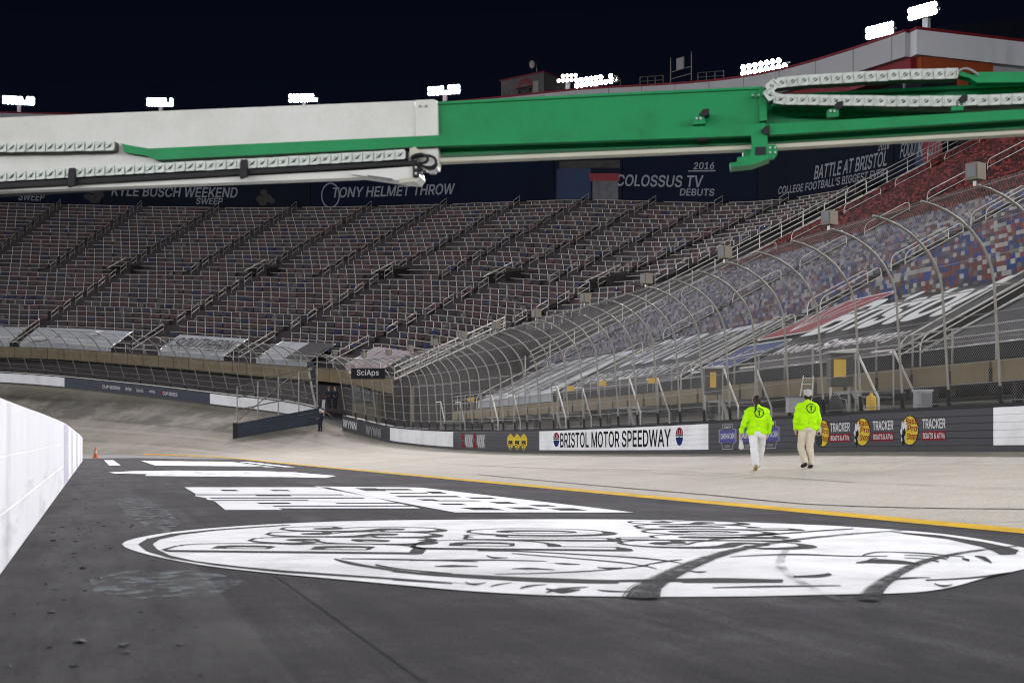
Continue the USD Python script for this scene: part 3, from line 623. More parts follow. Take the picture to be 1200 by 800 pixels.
# advertising covers stretched over the lowest rows, one between each pair of aisles
def cover(name, label, s0, s1, k0, k1, mat):
    t = thing(name, label, 'advertising cover', group=None)
    o0, o1 = OF + TR * k0 + .15, OF + TR * k1 + .55; z0, z1 = st_z(k0) + .55, st_z(k1) + .62
    r = np.random.default_rng(int(s0 * 10)); n, m = 24, 10; Q = np.zeros((n, m, 3))
    for i, s in enumerate(np.linspace(s0, s1, n)):
        f = np.linspace(0, 1, m); sag = .07 * np.sin(i * 1.3) * np.sin(np.pi * f)
        Q[i] = np.stack([T0 + o0 + (o1 - o0) * f, np.full(m, s), z0 + (z1 - z0) * f + sag - .05], -1)
    mb = MB().grid(Q); mb.grid(np.stack([Q[:, 0], Q[:, 0] - [0, 0, .45]], 1)); obj('cover_sheet', mb, mat, t, smooth=True)
    L = math.hypot(o1 - o0, z1 - z0)
    def put(nm, g, mt, lift=.10):                      # g in metres: x to the right as seen from the track, y up the slope
        v, f = poly_tri(g.segmentize(.6)); q = v[:, 1] / L
        V = np.stack([T0 + o0 + (o1 - o0) * q - .02 * lift * 10, s1 - v[:, 0], z0 + (z1 - z0) * q + lift], 1); obj(nm, (V, f), mt, t)
    for s in (s0, s1): obj('cover_edge', MB().bar((T0 + o0, s, z0), (T0 + o1, s, z1), .06), m_galv, t)
    return t, put, s1 - s0, L
t, put, w, L = cover('advert_cover', 'charcoal cover with red and blue emblem and white brush lettering over the lowest rows', 36.4, 51.2, 0, 9, m_tarpk)
put('red_panel', Polygon([(.4, 3.9), (2.3, 7.0), (5.2, 7.2), (4.0, 4.0)]).buffer(.3), m_red); put('red_border', Polygon([(.4, 3.9), (2.3, 7.0), (5.2, 7.2), (4.0, 4.0)]).buffer(.42).difference(Polygon([(.4, 3.9), (2.3, 7.0), (5.2, 7.2), (4.0, 4.0)]).buffer(.3)), m_wht, .11)
put('red_rays', unary_union([LineString([(2.2, 4.1), (1.0 + k * 1.3, 7.0)]).buffer(.05) for k in range(4)]), m_wht, .12)
put('blue_panel', Polygon([(.2, .4), (.5, 2.6), (4.0, 2.6), (3.0, .4)]).buffer(.25), m_blue); put('blue_border', unary_union([Polygon([(.2, .4), (.5, 2.6), (4.0, 2.6), (3.0, .4)]).buffer(.36).difference(Polygon([(.2, .4), (.5, 2.6), (4.0, 2.6), (3.0, .4)]).buffer(.25)), LineString([(.3, 1.4), (3.6, 1.8)]).buffer(.05), LineString([(1.4, .4), (1.6, 2.6)]).buffer(.05)]), m_wht, .12)
put('lettering', fit(text_shape('Bristol').buffer(.02), 4.4, 3.0, 13.6, 6.7, .15), m_wht); put('lettering', fit(text_shape('Motor Speedway'), 4.9, .9, 13.6, 2.1, .15), m_wht)
put('tail_line', fit(text_shape('BRISTOL'), .3, .3, .31, .31), m_wht) if False else None
t, put, w, L = cover('advert_cover', 'charcoal cover with broad white slanted strokes beside the red and blue emblem cover', 52.9, 67.7, 0, 9, m_tarpk)
put('lettering', fit(text_shape('FOOD CITY'), .9, 2.6, 13.2, 6.4, .2), m_tarpw); put('lettering', fit(text_shape('RACE NIGHT'), 1.2, .6, 13.0, 1.9, .2), m_tarpw)
t, put, w, L = cover('advert_cover', 'pale grey striped cover farthest along the right stand near the tunnel gap', 69.3, 84.2, 0, 8, m_tarpw)
put('dark_stripes', unary_union([Polygon([(x, .4), (x + .9, .4), (x + 2.1, 5.8), (x + 1.1, 5.8)]) for x in (.8, 3.4, 5.8, 8.2, 10.6)]), m_tarpk)
t, put, w, L = cover('advert_cover', 'charcoal cover with one white sweeping stroke at the photo edge by the near handrail', 21.0, 34.6, 0, 9, m_tarpk)
put('white_stroke', Polygon([(.4, 3.6), (2.2, 3.9), (4.6, 5.2), (4.2, 5.3), (2.0, 4.4)]), m_wht)

# ------------------------------------------------------------------ grandstand round the far turn
TT = thing('turn_grandstand', 'huge dark grandstand of maroon and grey seat rows curving round the far turn', 'grandstand')
KN, TD, L0, L1 = 33, 1.288, S0 + RAD * math.radians(9.8), 206.0
top_fn = PchipInterpolator([60, 79, 96, 118.3, 147, 170.6, 200, 260], [23.5, 23.5, 24.4, 29.4, 33.0, 35.1, 36.2, 36.6])
def tf(l): return float(zw(l)) + 4.0
def tz(l, k): return tf(l) + (float(top_fn(l)) - tf(l)) * k / KN
O0 = 4.6
def to(k): return O0 + TD * k
LG = S0 + RAD * math.radians(14.2)
def terrace(a, b, k0):
    def pr(l):
        o, z = [to(k0)], [tz(l, k0) - .02]
        for k in range(k0, KN): o += [to(k), to(k + 1) - .001]; z += [tz(l, k)] * 2
        o += [to(KN), to(KN) + .2, to(KN) + .2, to(k0) + 2.2, to(k0) + 2.2, to(k0)]; z += [tz(l, KN), tz(l, KN), 0, 0, tz(l, k0) - 1.1, tz(l, k0) - 1.1]
        return o, z
    return sweep(lspan(a, b, 2.0), pr)
def terr_caps(mb): return mb
obj('terrace', terrace(LG, L1, 0), m_stept, TT); obj('terrace', terrace(L0, LG, 8), m_stept, TT)
l = LG
while l < L1 - 2:
    obj('fascia_panel', sweep(lspan(l + .04, l + 1.96, 1), lambda q: ([O0 - .1, O0 - .1, O0, O0], [tf(q) - 1.15, tf(q) - .05, tf(q) - .05, tf(q) - 1.15])), m_warm, TT); l += 2.0
l = L0
while l < LG - .5:
    obj('fascia_panel', sweep(lspan(l + .04, l + 1.06, 1), lambda q: ([to(8) - .1, to(8) - .1, to(8), to(8)], [tz(q, 8) - 1.6, tz(q, 8) - .05, tz(q, 8) - .05, tz(q, 8) - 1.6])), m_step, TT); l += 1.1
FA = [l_at(p, 5.0) for p in (470, 383, 280, 155, 15)]; d = FA[-1] - FA[-2]; FA += [FA[-1] + d, FA[-1] + 2 * d]
MIDS = [(a + b) / 2 for a, b in zip(FA[:-1], FA[1:])] + [FA[0] - 6.0]
AISL = [(l, 0) for l in FA] + [(l, 15) for l in MIDS]
# seat rows: every board stands between two pale posts, a pale rail runs along the top of each row
BV = BOXV * [1.0, .07, .36]
PALF = [tuple(.78 * q for q in c) for c in ((.105, .060, .062), (.085, .072, .078), (.100, .070, .066), (.066, .058, .074), (.045, .048, .090), (.120, .060, .064), (.080, .076, .076))]
m_rowr = M('row_rail_steel', (.36, .325, .29), .6, metal=.1, var=.35, scale=.7)
m_tick = M('seat_post_steel', (.66, .62, .58), .6, metal=.1, var=.9, scale=.9)
boards, posts = [], MB()
for k in range(2, KN):
    k_rail = []
    step = 1.24 * RAD / (RAD + to(k)); l = (LG if k < 8 else L0) + .3 + (step * .5 if k % 2 else 0)
    o = to(k) + .85
    while l < L1 - 1:
        if not any(abs(l - a) * (RAD + o) / RAD < 1.25 and k >= kk for a, kk in AISL) and not (15 <= k <= 17 and any(abs(l - a) * (RAD + o) / RAD < 3.2 for a in FA)):
            boards.append((l, k, o))
        l += step
    runs = []; a0 = LG if k < 8 else L0
    stops = sorted([a for a, kk in AISL if k >= kk and a > a0]) + [L1]
    rl = MB()
    for b in stops:
        e = 1.0 * RAD / (RAD + o)
        if b - e - a0 - e > 1: rl.add(*sweep(lspan(a0 + e, b - e, 2.5), lambda q: ([o - .05, o - .05, o + .04, o + .04], [tz(q, k) + .57, tz(q, k) + .625, tz(q, k) + .625, tz(q, k) + .57])).arr())
        a0 = b
    obj('row_rail', rl, m_rowr, TT)
def board_geo(l, k, o, w=1.10):
    hl = w / 2 * RAD / (RAD + o); v = BV
    ll = l + np.sign(v[:, 0]) * hl; x, y = W(ll, o + v[:, 1]); return np.stack([x, y, tz(l, k) + .34 + v[:, 2]], 1)
info = []
for i, (l, k, o) in enumerate(boards):
    x, y = W(l, o); px, py = proj(x, y, tz(l, k) + .5); X, Y = to_cam(x, y)
    see = 2 < px < 1000 and py > 240 and not (k < 5)
    info.append(float(Y) + (0 if see else 1000))
own = set(sorted(range(len(boards)), key=lambda i: info[i])[:300])
mv, mf, mt, n = [], [], [], 0; pst = MB()
for i, (l, k, o) in enumerate(boards):
    x, y = W(l, o); px, py = proj(x, y, 5)
    if not -160 < px < 1130: continue
    c = np.array([.050, .044, .047]) * .2 + .8 * np.array(PALF[rs.choice(7, p=[.24, .2, .18, .12, .06, .12, .08])]) * rs.uniform(.75, 1.25); v = board_geo(l, k, o); t = np.tile(c, (len(v), 1))
    if i in own: obj('seat_board', (v, BOXF), m_seat, TT, tint=t)
    else: mv.append(v); mf.append(BOXF + n); mt.append(t); n += len(v)
    if rs.random() < .86:
        x, y = W(l + .62 * RAD / (RAD + o), o - .06); pst.box((x, y, tz(l, k) + .32), (.06, .06, .58))
    # odd small things behind: folded backs that catch the light, grey boxes
    if rs.random() < .16:
        x, y = W(l + rs.uniform(-.6, .6) * RAD / (RAD + o), o - .2); mv.append(BOXV * [.42, .25, .28] + [x, y, tz(l, k) + .25]); mf.append(BOXF + n); n += 8
        mt.append(np.tile(np.array([(.16, .155, .15), (.04, .05, .12), (.10, .09, .085)][rs.integers(3)]), (8, 1)))
obj('distant_seat_boards', (np.vstack(mv), np.vstack(mf)), m_seat, TT, tint=np.vstack(mt), kind='stuff')
obj('seat_posts', pst, m_tick, TT, kind='stuff')
def far_rail(l, k0, k1):
    m = MB(); a = np.array([*W(l, to(k0) + .4), tz(l, k0)]); b = np.array([*W(l, to(k1) + .1), tz(l, k1)]); up = np.array([0, 0, 1.])
    for h in (.95, .45): m.bar(a + up * h, b + up * h, .06)
    m.bar(a, a + up * .98, .03, up=(1, 0, 0)); m.bar(b, b + up * .98, .03, up=(1, 0, 0)); return m
for l, kk in AISL:
    if proj(*W(l, 25), 5)[0] < -120: continue
    k = float(kk)
    while k < KN - 1.5:
        st = 3.6 if k == 0 else 1.15
        obj('handrail', far_rail(l, k, k + st), m_railf, TT); k += 4.9 if k == 0 else 1.65
# stairway mouths half way up, under every main aisle
for l in FA:
    K = 16; sc = RAD / (RAD + to(K)); x, y = W(l, to(K)); z = tz(l, K - 1)
    if proj(x, y, z)[0] < -100: continue
    for sg in (-1, 1):
        a = W(l + sg * 1.3 * sc, to(K - 1) + .2); b = W(l + sg * 1.3 * sc, to(K + 1)); obj('stairway_wall', MB().bar((*a, z + .5), (*b, z + .9), .16, .9), m_step, TT)
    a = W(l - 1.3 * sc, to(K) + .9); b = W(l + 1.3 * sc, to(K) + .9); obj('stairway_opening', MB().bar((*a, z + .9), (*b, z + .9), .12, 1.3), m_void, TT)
    a = np.array([*W(l + 1.7 * sc, to(K - 1)), z + .8]); b = np.array([*W(l + 1.7 * sc, to(K + 2)), z + 2.6]); obj('stairway_rail', MB().bar(a, b, .16, .10), m_rail, TT)
fr = MB()
for z in (.45, .95): fr.add(*sweep(lspan(LG, L1, 2), lambda q: ([O0, O0, O0 + .05, O0 + .05], [tf(q) + z, tf(q) + z + .05, tf(q) + z + .05, tf(q) + z])).arr())
obj('front_rail', fr, m_galv, TT)
l = LG
while l < L1: obj('rail_post', MB().box((*W(l, O0 + .02), tf(l) + .5), (.07, .07, 1.0)), m_galv, TT); l += 2.4
# beam-and-column end of the stand over the tunnel gap
for j, l in enumerate(np.linspace(L0 + .6, LG - .3, 3)):
    for o in (to(8) + .4, to(8) + 5): x, y = W(l, o); obj('column', MB().box((x, y, 3.6), (.4, .4, 7.2)), m_step, TT)
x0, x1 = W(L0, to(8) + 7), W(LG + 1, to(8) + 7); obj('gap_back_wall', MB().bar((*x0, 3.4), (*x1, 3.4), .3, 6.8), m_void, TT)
er = MB(); a = np.array([*W(LG, 4.6), tf(LG)]); b = np.array([*W(LG, to(8)), tz(LG, 8)])
for h in (.0, .5, 1.0): er.bar(a + [0, 0, h], b + [0, 0, h], .10)
obj('end_rail', er, m_rail, TT)
# covers on its front rows
def far_cover(label, pa, pb, k1, mat, stripes=None, smat=None, text=None):
    la, lb = l_at(pa, 5.0), l_at(pb, 5.0)
    t = thing('stand_cover', label, 'advertising cover')
    def pt(l, f): x, y = W(l, O0 + .3 + (TD * k1 - .3) * f); return (*np.array([x, y]), tf(l) + .42 + (tz(l, k1) - tf(l) + .15) * f)
    n, m = 14, 6; r = np.random.default_rng(int(pa + 500)); Q = np.array([[pt(l, f) for f in np.linspace(0, 1, m)] for l in np.linspace(la, lb, n)]); Q[:, 1:-1, 2] += r.normal(0, .05, (n, m - 2))
    mb = MB().grid(Q); mb.grid(np.stack([Q[:, 0], Q[:, 0] - [0, 0, .5]], 1)); obj('cover_sheet', mb, mat, t, smooth=True)
    if stripes is not None:
        for g in getattr(stripes, 'geoms', [stripes]):
            v, f = poly_tri(g.segmentize(.08)); V = np.array([np.array(pt(la + (lb - la) * a, b)) + [0, 0, .13] for a, b in v]); obj('cover_print', (V, f), smat, t)
    for l in (la, lb): obj('cover_edge', MB().bar(pt(l, 0), pt(l, 1), .09), m_galv, t)
bl = lambda *q: unary_union([Polygon([(a, c), (b, c), (b + .02, d), (a + .02, d)]) for a, b, c, d in q])
far_cover('white sheet cover at the left edge of the far stand, cut by the photo edge', -75, 12, 2.6, m_tarpw, bl((.1, .2, .2, .8), (.3, .5, .25, .7)), m_tarpk)
far_cover('largest plain white cover on the far stand, left of the lettered one', 24, 131, 2.6, m_tarpw, bl((.05, .22, .1, .45), (.62, .7, .6, .9), (.25, .28, .3, .6)), m_roofw)
far_cover('white cover with smudged grey block letters, middle of the far front rows', 186, 263, 2.6, m_tarpw, fit(text_shape('SOUTHERN'), .08, .18, .94, .78), m_tarpk)
far_cover('white cover with a dark right half and white crosses in front of the far stand', 301, 361, 2.6, m_tarpw, bl((.52, .98, .05, .95)), m_tarpk)
far_cover('pink and white striped cover just above the hanging black sign', 406, 446, 2.6, m_tarpp, bl(*[(.08 + k * .15, .15 + k * .15, .05, .95) for k in range(6)]), m_tarpw)

# ------------------------------------------------------------------ suites ring on top of the far stand
RG = thing('suite_ring_building', 'long dark suite building ringing the top of the far stand, white fascia and maroon trim', 'building')
RS = S0 + RAD * math.asin(14.5 / 122.0); RE = 206.0
def ring(name, o0, o1, z0, z1, mat, a=RS, b=RE, parent=RG, step=2.0, **kw):
    return obj(name, sweep(lspan(a, b, step), lambda l: ([o0, o0, o1, o1], [float(top_fn(l)) + z0, float(top_fn(l)) + z1, float(top_fn(l)) + z1, float(top_fn(l)) + z0])), mat, parent, **kw)
ring('rear_wall', 48.2, 62, -.4, 7.4, m_navy2)
ring('window_band', 48.6, 61, 7.4, 9.0, m_pane); ring('maroon_band', 47.0, 61.5, 9.0, 10.3, m_maroon); ring('white_fascia', 46.4, 62, 10.3, 12.4, m_fascia); ring('roof_edge', 46.3, 62.1, 12.4, 12.6, m_maroon)
for l in np.arange(RS + 1.5, RE, 4.0): obj('window_mullion', MB().box((*W(l, 48.55), float(top_fn(l)) + 8.2), (.16, .16, 1.6)), m_roofw, RG)
for l in np.arange(RS + 1, RE, 3.0): obj('fascia_seam', MB().box((*W(l, 46.38), float(top_fn(l)) + 11.35), (.06, .06, 2.08)), m_roofw, RG)
obj('sloped_roof', sweep(lspan(RS, RE, 2.0), lambda l: ([46.5, 62, 62, 46.5], [float(top_fn(l)) + 12.5, float(top_fn(l)) + 12.5 + .22 * 15.6, float(top_fn(l)) + 12.3, float(top_fn(l)) + 12.3])), m_navy2, RG)
zt = float(top_fn(RS)); xe = T0 + 47
# end wall of the ring, squarely facing back along the straight
def endbox(nm, x0, x1, z0, z1, mat, y0=93.2, y1=94.2): obj(nm, MB().box(((x0 + x1) / 2, (y0 + y1) / 2, zt + (z0 + z1) / 2), (x1 - x0, y1 - y0, z1 - z0)), mat, RG)
endbox('end_fascia', xe - .9, xe + 22, 10.3, 12.4, m_fend, 92.6, 94.0); endbox('roof_edge', xe - 1, xe + 22.1, 12.4, 12.62, m_maroon, 92.5, 94.1)
endbox('soffit', xe - .2, xe + 7.2, 9.3, 10.3, m_orange, 93.0, 95.0); endbox('end_pillar', xe + 4.0, xe + 4.8, 6.0, 9.3, m_orange); endbox('end_pillar', xe + 6.3, xe + 7.2, 6.0, 9.3, m_maroon)
endbox('end_window', xe + .3, xe + 4.0, 6.0, 9.3, m_pane, 93.7, 94.0); endbox('end_window', xe + 4.8, xe + 6.3, 6.0, 9.3, m_pane, 93.7, 94.0); endbox('end_wall', xe + 7.2, xe + 22, 3.0, 10.3, m_fascia, 93.3, 94.2); endbox('lower_end_wall', xe + .2, xe + 7.2, -3, 6.0, m_navy2, 93.5, 94.2)
# banners hung below the suites
def banner(label, pa, pb, mat, z0=.15, z1=7.0):
    la, lb = l_at(pa, 47.4), l_at(pb, 47.4)
    t = thing('banner', label, 'banner')
    obj('banner_sheet', sweep(lspan(la, lb, 1.5), lambda l: ([47.5, 47.5, 47.7, 47.7], [float(top_fn(l)) + z0, float(top_fn(l)) + z1, float(top_fn(l)) + z1, float(top_fn(l)) + z0])), mat, t)
    def word(text, a, b, ya, yb, shear=.2, mt=m_blet, off=0.0, nm='lettering', g=None):   # pixel extents: left, right, cap line and base line at the left end
        l0, l1 = l_at(a, 47.4), l_at(b, 47.4); x, y = W((l0 + l1) / 2, 47.4); Y = float(to_cam(x, y)[1]); hgt = (yb - ya) / FPX * Y
        zb = EYE + (HORIZON - yb) / FPX * Y - float(top_fn((l0 + l1) / 2))
        wl = (l0 - l1) * (RAD + 47.4) / RAD
        s = fit(g if g is not None else text_shape(text), 0, 0, wl, hgt, shear); v, f = poly_tri(s.segmentize(.8)); v = np.array(v); v[:, 0] *= RAD / (RAD + 47.4)
        V, F = on_wall((v, f), l0, 47.46 - off, lambda l: top_fn(l) + zb); obj(nm, (V, F), mt, t)
    return word
w = banner('navy banner at the left edge lettered with one word, above the far stand', -110, 118, m_navy); w('SWEEP', 21, 51, 226, 235); w('WEEKEND', -60, 18, 214, 224)
w = banner('navy weekend-sweep banner with a faint driver picture, left half of the row', 119, 363, m_navy2); w('KYLE BUSCH WEEKEND', 130, 277, 219, 231); w('SWEEP', 229, 260, 232, 239.5)
m_photo = M('faded_portrait_print', (.045, .042, .040), .8, var=.7, scale=1.2, spec=.05)
w('', 300, 322, 222, 241, g=unary_union([Point(0, 0).buffer(.8), Point(.9, -1.4).buffer(1.0), Point(-.8, -1.7).buffer(.9), Point(1.9, -2.2).buffer(.7), Point(-.2, -2.4).buffer(1.)]), mt=m_photo, nm='portrait', shear=0); w('', 98, 122, 221, 238, g=unary_union([Point(0, 0).buffer(.7), Point(1.1, -1.0).buffer(1.0), Point(-.7, -1.6).buffer(.8), Point(.4, -2.2).buffer(1.1)]), mt=m_photo, nm='portrait', shear=0)
w = banner('navy banner lettered about a helmet throw, in the middle under the white boom end', 364, 648, m_navy); w('TONY HELMET THROW', 388, 531, 217.5, 230)
w('', 376, 398, 214, 244, g=Point(0, 0).buffer(1, 24).difference(Point(0, 0).buffer(.88, 24)), nm='helmet_arc', shear=0)
m_photol = M('faded_picture_print', (.10, .10, .11), .8, var=.7, scale=1.6, spec=.05)
w = banner('banner with a washed-out stadium screen picture in blue, red and white', 649, 728, m_navy2)
w('', 652, 692, 197, 233, g=sbox(0, 0, 1, 1), mt=m_bluefab, nm='picture_block', shear=0); w('', 694, 724, 212, 235, g=sbox(0, 0, 1, 1), mt=m_photol, nm='picture_block', shear=0); w('', 690, 726, 203, 212, g=sbox(0, 0, 1, 1), mt=m_maroon, nm='picture_block', shear=0); w('', 655, 726, 188, 197, g=sbox(0, 0, 1, 1), mt=m_photo, nm='picture_block', shear=0)
w = banner('navy banner announcing the big television screen debut in 2016', 729, 886, m_navy); w('2016', 812, 836, 190, 198.5); w('COLOSSUS TV', 721, 822, 205, 219); w('DEBUTS', 796, 836, 221, 229.5); w('', 806, 838, 199.5, 201, g=sbox(0, 0, 1, 1), nm='rule', shear=0)
w = banner('navy banner for the 2016 college football battle, largest letters of the row', 887, 1046, m_navy2); w('2016', 1028, 1041, 167, 176); w('BATTLE AT BRISTOL', 953, 1038, 186, 203); w("COLLEGE FOOTBALL'S BIGGEST EVER", 911, 1035, 209.5, 219)
w = banner('supermarket banner in red and blue at the right end of the row', 1047, 1104, m_navy); w('', 1080, 1103.5, 155, 196, g=sbox(0, 0, 1, 1), mt=m_maroon, nm='red_field', shear=0); w('', 1072, 1083, 155, 194, g=sbox(0, 0, 1, 1), mt=m_bluefab, nm='blue_field', shear=0); w('FOOD', 1054, 1071, 166, 184, off=.03); w('K', 1074, 1081, 163, 184, off=.03); w('CITY', 1086, 1101, 160, 182, off=.03)

# things on the ring's roof
def roof_at(px, o=53.0):
    l = l_at(px, o); x, y = W(l, o); return l, np.array([x, y, float(top_fn(l)) + 12.55 + .22 * (o - 46.4)]), math.degrees((l - S0) / RAD)
m_cab = M('dark_cabin_cladding', (.085, .08, .082), .7, var=.1, scale=.7)
l, p, rz = roof_at(612, 56); cab = thing('roof_cabin', 'flat-roofed grey cabin with a round dark red emblem standing on the suite roof', 'cabin', p, rz)
Yc = float(to_cam(p[0], p[1])[1]); u = Yc / FPX
obj('cabin_wall', MB().box((3, 0, 13 * u), (6, 62 * u, 26 * u)), m_cab, cab); obj('cabin_roof', MB().box((3, 0, 26.5 * u), (6.3, 64 * u, 1.4 * u)), m_maroon, cab)
def disc(g, mt, nm, off): v, f = poly_tri(g); obj(nm, (np.stack([np.full(len(v), -off), -v[:, 0], v[:, 1]], 1), f), mt, cab)
R = 11 * u; D = affinity.translate(affinity.scale(Point(0, 0).buffer(1, 20), R, R, origin=(0, 0)), 4 * u, 13 * u)
rays = unary_union([affinity.translate(LineString([(0, 0), (R * 1.1 * math.cos(a), R * 1.1 * math.sin(a))]).buffer(.06), 4 * u, 14 * u) for a in np.linspace(.3, 2.84, 6)])
disc(D.intersection(sbox(-9, 14 * u, 9, 99)).difference(rays), m_maroon, 'emblem_dome', .03); disc(D.intersection(sbox(-9, -9, 9, 11 * u)).difference(affinity.translate(fit(text_shape('BMS'), 0, 0, 12 * u, 5 * u), -2 * u, 5 * u)), m_ink, 'emblem_bowl', .03)
disc(unary_union([sbox(-9.5 * u, 11.5 * u, 17 * u, 13.5 * u)]), m_ink, 'emblem_band', .05)
obj('cabin_door', MB().box((-.05, -20 * u, 9 * u), (.1, 8 * u, 17 * u)), m_galv, cab)
def roof_rail(px0, px1, label):
    (l0, a, _), (l1, b, _) = roof_at(px0), roof_at(px1); a, b = a + [0, 0, 0], b + [0, 0, 0]
    t = thing('roof_railing', label, 'railing'); m = MB()
    for h in (.5, 1.0): m.tube([a + [0, 0, h], b + [0, 0, h]], .05, 5)
    obj('rail', m, m_galv, t)
    for f in np.linspace(0, 1, 4): q = a + (b - a) * f; obj('railing_post', MB().box(q + [0, 0, .5], (.09, .09, 1.0)), m_galv, t)
roof_rail(750, 777, 'grey pipe railing on the roof edge just left of the antenna frame'); roof_rail(818, 848, 'grey pipe railing on the roof edge between antenna frame and pinkish lights'); roof_rail(588, 606, 'short pipe railing in front of the roof cabin')
l, p, rz = roof_at(798, 53); af = thing('antenna_frame', 'roof frame of two masts holding a pale square panel', 'antenna', p, rz); u = float(to_cam(p[0], p[1])[1]) / FPX
for sg in (-1, 1): obj('mast', MB().tube([(0, sg * 16 * u, 0), (0, sg * 16 * u, 33 * u)], .07, 6), m_galv, af)
obj('cross_bar', MB().tube([(0, -16 * u, 16 * u), (0, 16 * u, 16 * u)], .05, 5), m_galv, af); obj('square_panel', MB().box((-.1, 0, 22.5 * u), (.15, 11 * u, 14 * u)), m_roofw, af); obj('low_bar', MB().tube([(0, -16 * u, 8 * u), (0, 16 * u, 8 * u)], .05, 5), m_galv, af)
for px, lab in ((629, 'small grey roof dish on the cabin'), (727, 'pale round-backed horn fixture beside the brightest lamp bank')):
    l, p, rz = roof_at(px, 52); t = thing('roof_speaker', lab, 'loudspeaker', p + ([0, 0, 2.9] if px < 700 else [0, 0, 0]), rz)
    obj('horn', MB().tube([(0, 0, .9), (-.2, .1, .9), (-.5, .15, .85), (-.75, .2, .8)], [.15, .25, .42, .5], 10), m_galv, t); obj('stem', MB().tube([(0, 0, 0), (0, 0, .9)], .06, 5), m_galv, t)

# ------------------------------------------------------------------ catch fence: bent posts, cables, real woven wires
VS, VA = 2.85, 2.95                                    # length of the straight part and of the bend
def fence_prof(l, v):
    """offset and height above the wall top at the distance v along the post."""
    v = np.asarray(v, float); f = np.clip((v - VS) / VA, 0, 1) * math.radians(84)
    a = -2.15 * (1 - np.cos(f)); h = np.minimum(v, VS) + 1.80 * np.sin(f)
    b = np.maximum(math.radians(4.0), np.arctan((zw(l) - zin(l)) / wid(l)) * .95)
    return .22 + a * np.cos(b) - h * np.sin(b), a * (-np.sin(b)) * .35 + h * np.cos(b)
def fence_pt(l, v):
    o, h = fence_prof(l, v); x, y = W(l, o); return np.stack(np.broadcast_arrays(x, y, zw(l) + H + .09 + h), -1)
VV = np.r_[0, VS * .5, np.linspace(VS, VS + VA, 9)]
def fence(label, a, b, n_posts, pitch, r, first):
    t = thing('catch_fence', label, 'fence')
    LP = np.linspace(a, b, n_posts)
    for l in LP:
        obj('fence_post', MB().tube([fence_pt(l, v) for v in VV], .034 if first else .042, 7), m_post, t, smooth=50)
    for l in LP:
        p = fence_pt(l, 0); q = fence_pt(l, .42); obj('post_socket', MB().tube([p, q], .062, 7), m_black, t)
        q = fence_pt(l, VS); e = np.array([*W(l, fence_prof(l, VS)[0] + .45), q[2] + .02]); obj('brace', MB().tube([q, e], .02, 5), m_post, t)
    for v in (.1, .55, 1.05, 1.6, 2.2, 2.8, 3.6, 4.5, 5.7):
        obj('cable', MB().tube([fence_pt(l, v) - [0, 0, .02] for l in lspan(a, b, 1.2)], .010 if first else .014, 4), m_wire, t)
    wv = np.linspace(.02, VS + VA, 13); mb = MB(); L, q = [], a - VS - VA
    while q < b + VS + VA: L.append(q); q += pitch * (1 if q < 48 or not first else 1 + min(1.6, (q - 48) * .05))
    for sg in (1, -1):
        for l0 in L:
            ll = l0 + sg * (wv - 3) ; ok = (ll >= a) & (ll <= b)
            if ok.sum() < 2: continue
            p = fence_pt(ll[ok], wv[ok]); mb.tube(p + [.004 * sg, 0, 0], r, 3, cap=False)
    obj('woven_wire', mb, m_wire, t, kind='stuff')
    return LP
LPN = fence('tall steel mesh fence with inward-bent posts on top of the right-hand outer wall', 19.5, GAP0 - .1, 41, .085, .0026, True)
LPT = fence('mesh fence with bent posts on the far turn wall, left of the open gate', GAP1 + .2, 210, 52, .20, .0027, False)
nsp = 0
for i in range(2, 40, 3):                              # speakers on every third post tip
    l = LPN[i]; p = fence_pt(l, VS + VA); px, py = proj(*p)
    if not 380 < px < 1195: continue
    nth = ('nearest the camera', 'second from the camera', 'third from the camera', 'fourth from the camera', 'fifth from the camera', 'sixth from the camera', 'seventh from the camera', 'eighth from the camera', 'ninth from the camera', 'tenth from the camera', 'eleventh from the camera', 'farthest off', 'last')[nsp]; nsp += 1
    t = thing('fence_speaker', f'grey loudspeaker box on a bent fence post tip, {nth} of the row', 'loudspeaker', p + [0, 0, .16], 20, group='loudspeakers on the fence post tips')
    obj('speaker_box', MB().box((0, 0, .12), (.32, .30, .36)), m_conc, t); obj('speaker_grille', MB().box((-.17, 0, .12), (.02, .24, .28)), m_house, t); obj('speaker_bracket', MB().box((0, 0, -.13), (.08, .08, .12)), m_galv, t)

# ------------------------------------------------------------------ crossover gate, standing open across the track
G1, G0 = at(373.5, 496, 101.0), at(278, 514.5, 99.0)
gt = thing('crossover_gate', 'slate grey gate leaf with tall tube frame swung open across the banked track', 'gate')
d = G1 - G0; up = np.array([0, 0, 1.])
nrm = np.cross(d / np.linalg.norm(d), up)
pan = MB()
for k in range(4): pan.bar(G0 + up * (.15 + .31 * k), G1 + up * (.15 + .31 * k), .26, .30)
obj('gate_panel', pan, m_gate, gt)
obj('gate_end', MB().box(G0 + up * .62 - d / np.linalg.norm(d) * .16, (.34, .34, 1.35), rz=math.atan2(d[1], d[0])), m_black, gt)
def gl(f, h): return G0 + d * f + up * h
hts = lambda f: 4.05 + .55 * f
for f in (.0, .25, .5, .75, .98): obj('upright', MB().tube([gl(f, 1.2), gl(f, hts(f))], .055, 6), m_galv, gt)
for q in (1.0, .70, .36): obj('rail', MB().tube([gl(0, 1.25 + (hts(0) - 1.25) * q), gl(.98, 1.25 + (hts(.98) - 1.25) * q)], .05, 6), m_galv, gt)
obj('diagonal_brace', MB().tube([gl(.02, 1.5), gl(.74, hts(.7))], .045, 6), m_galv, gt)
wm = MB()
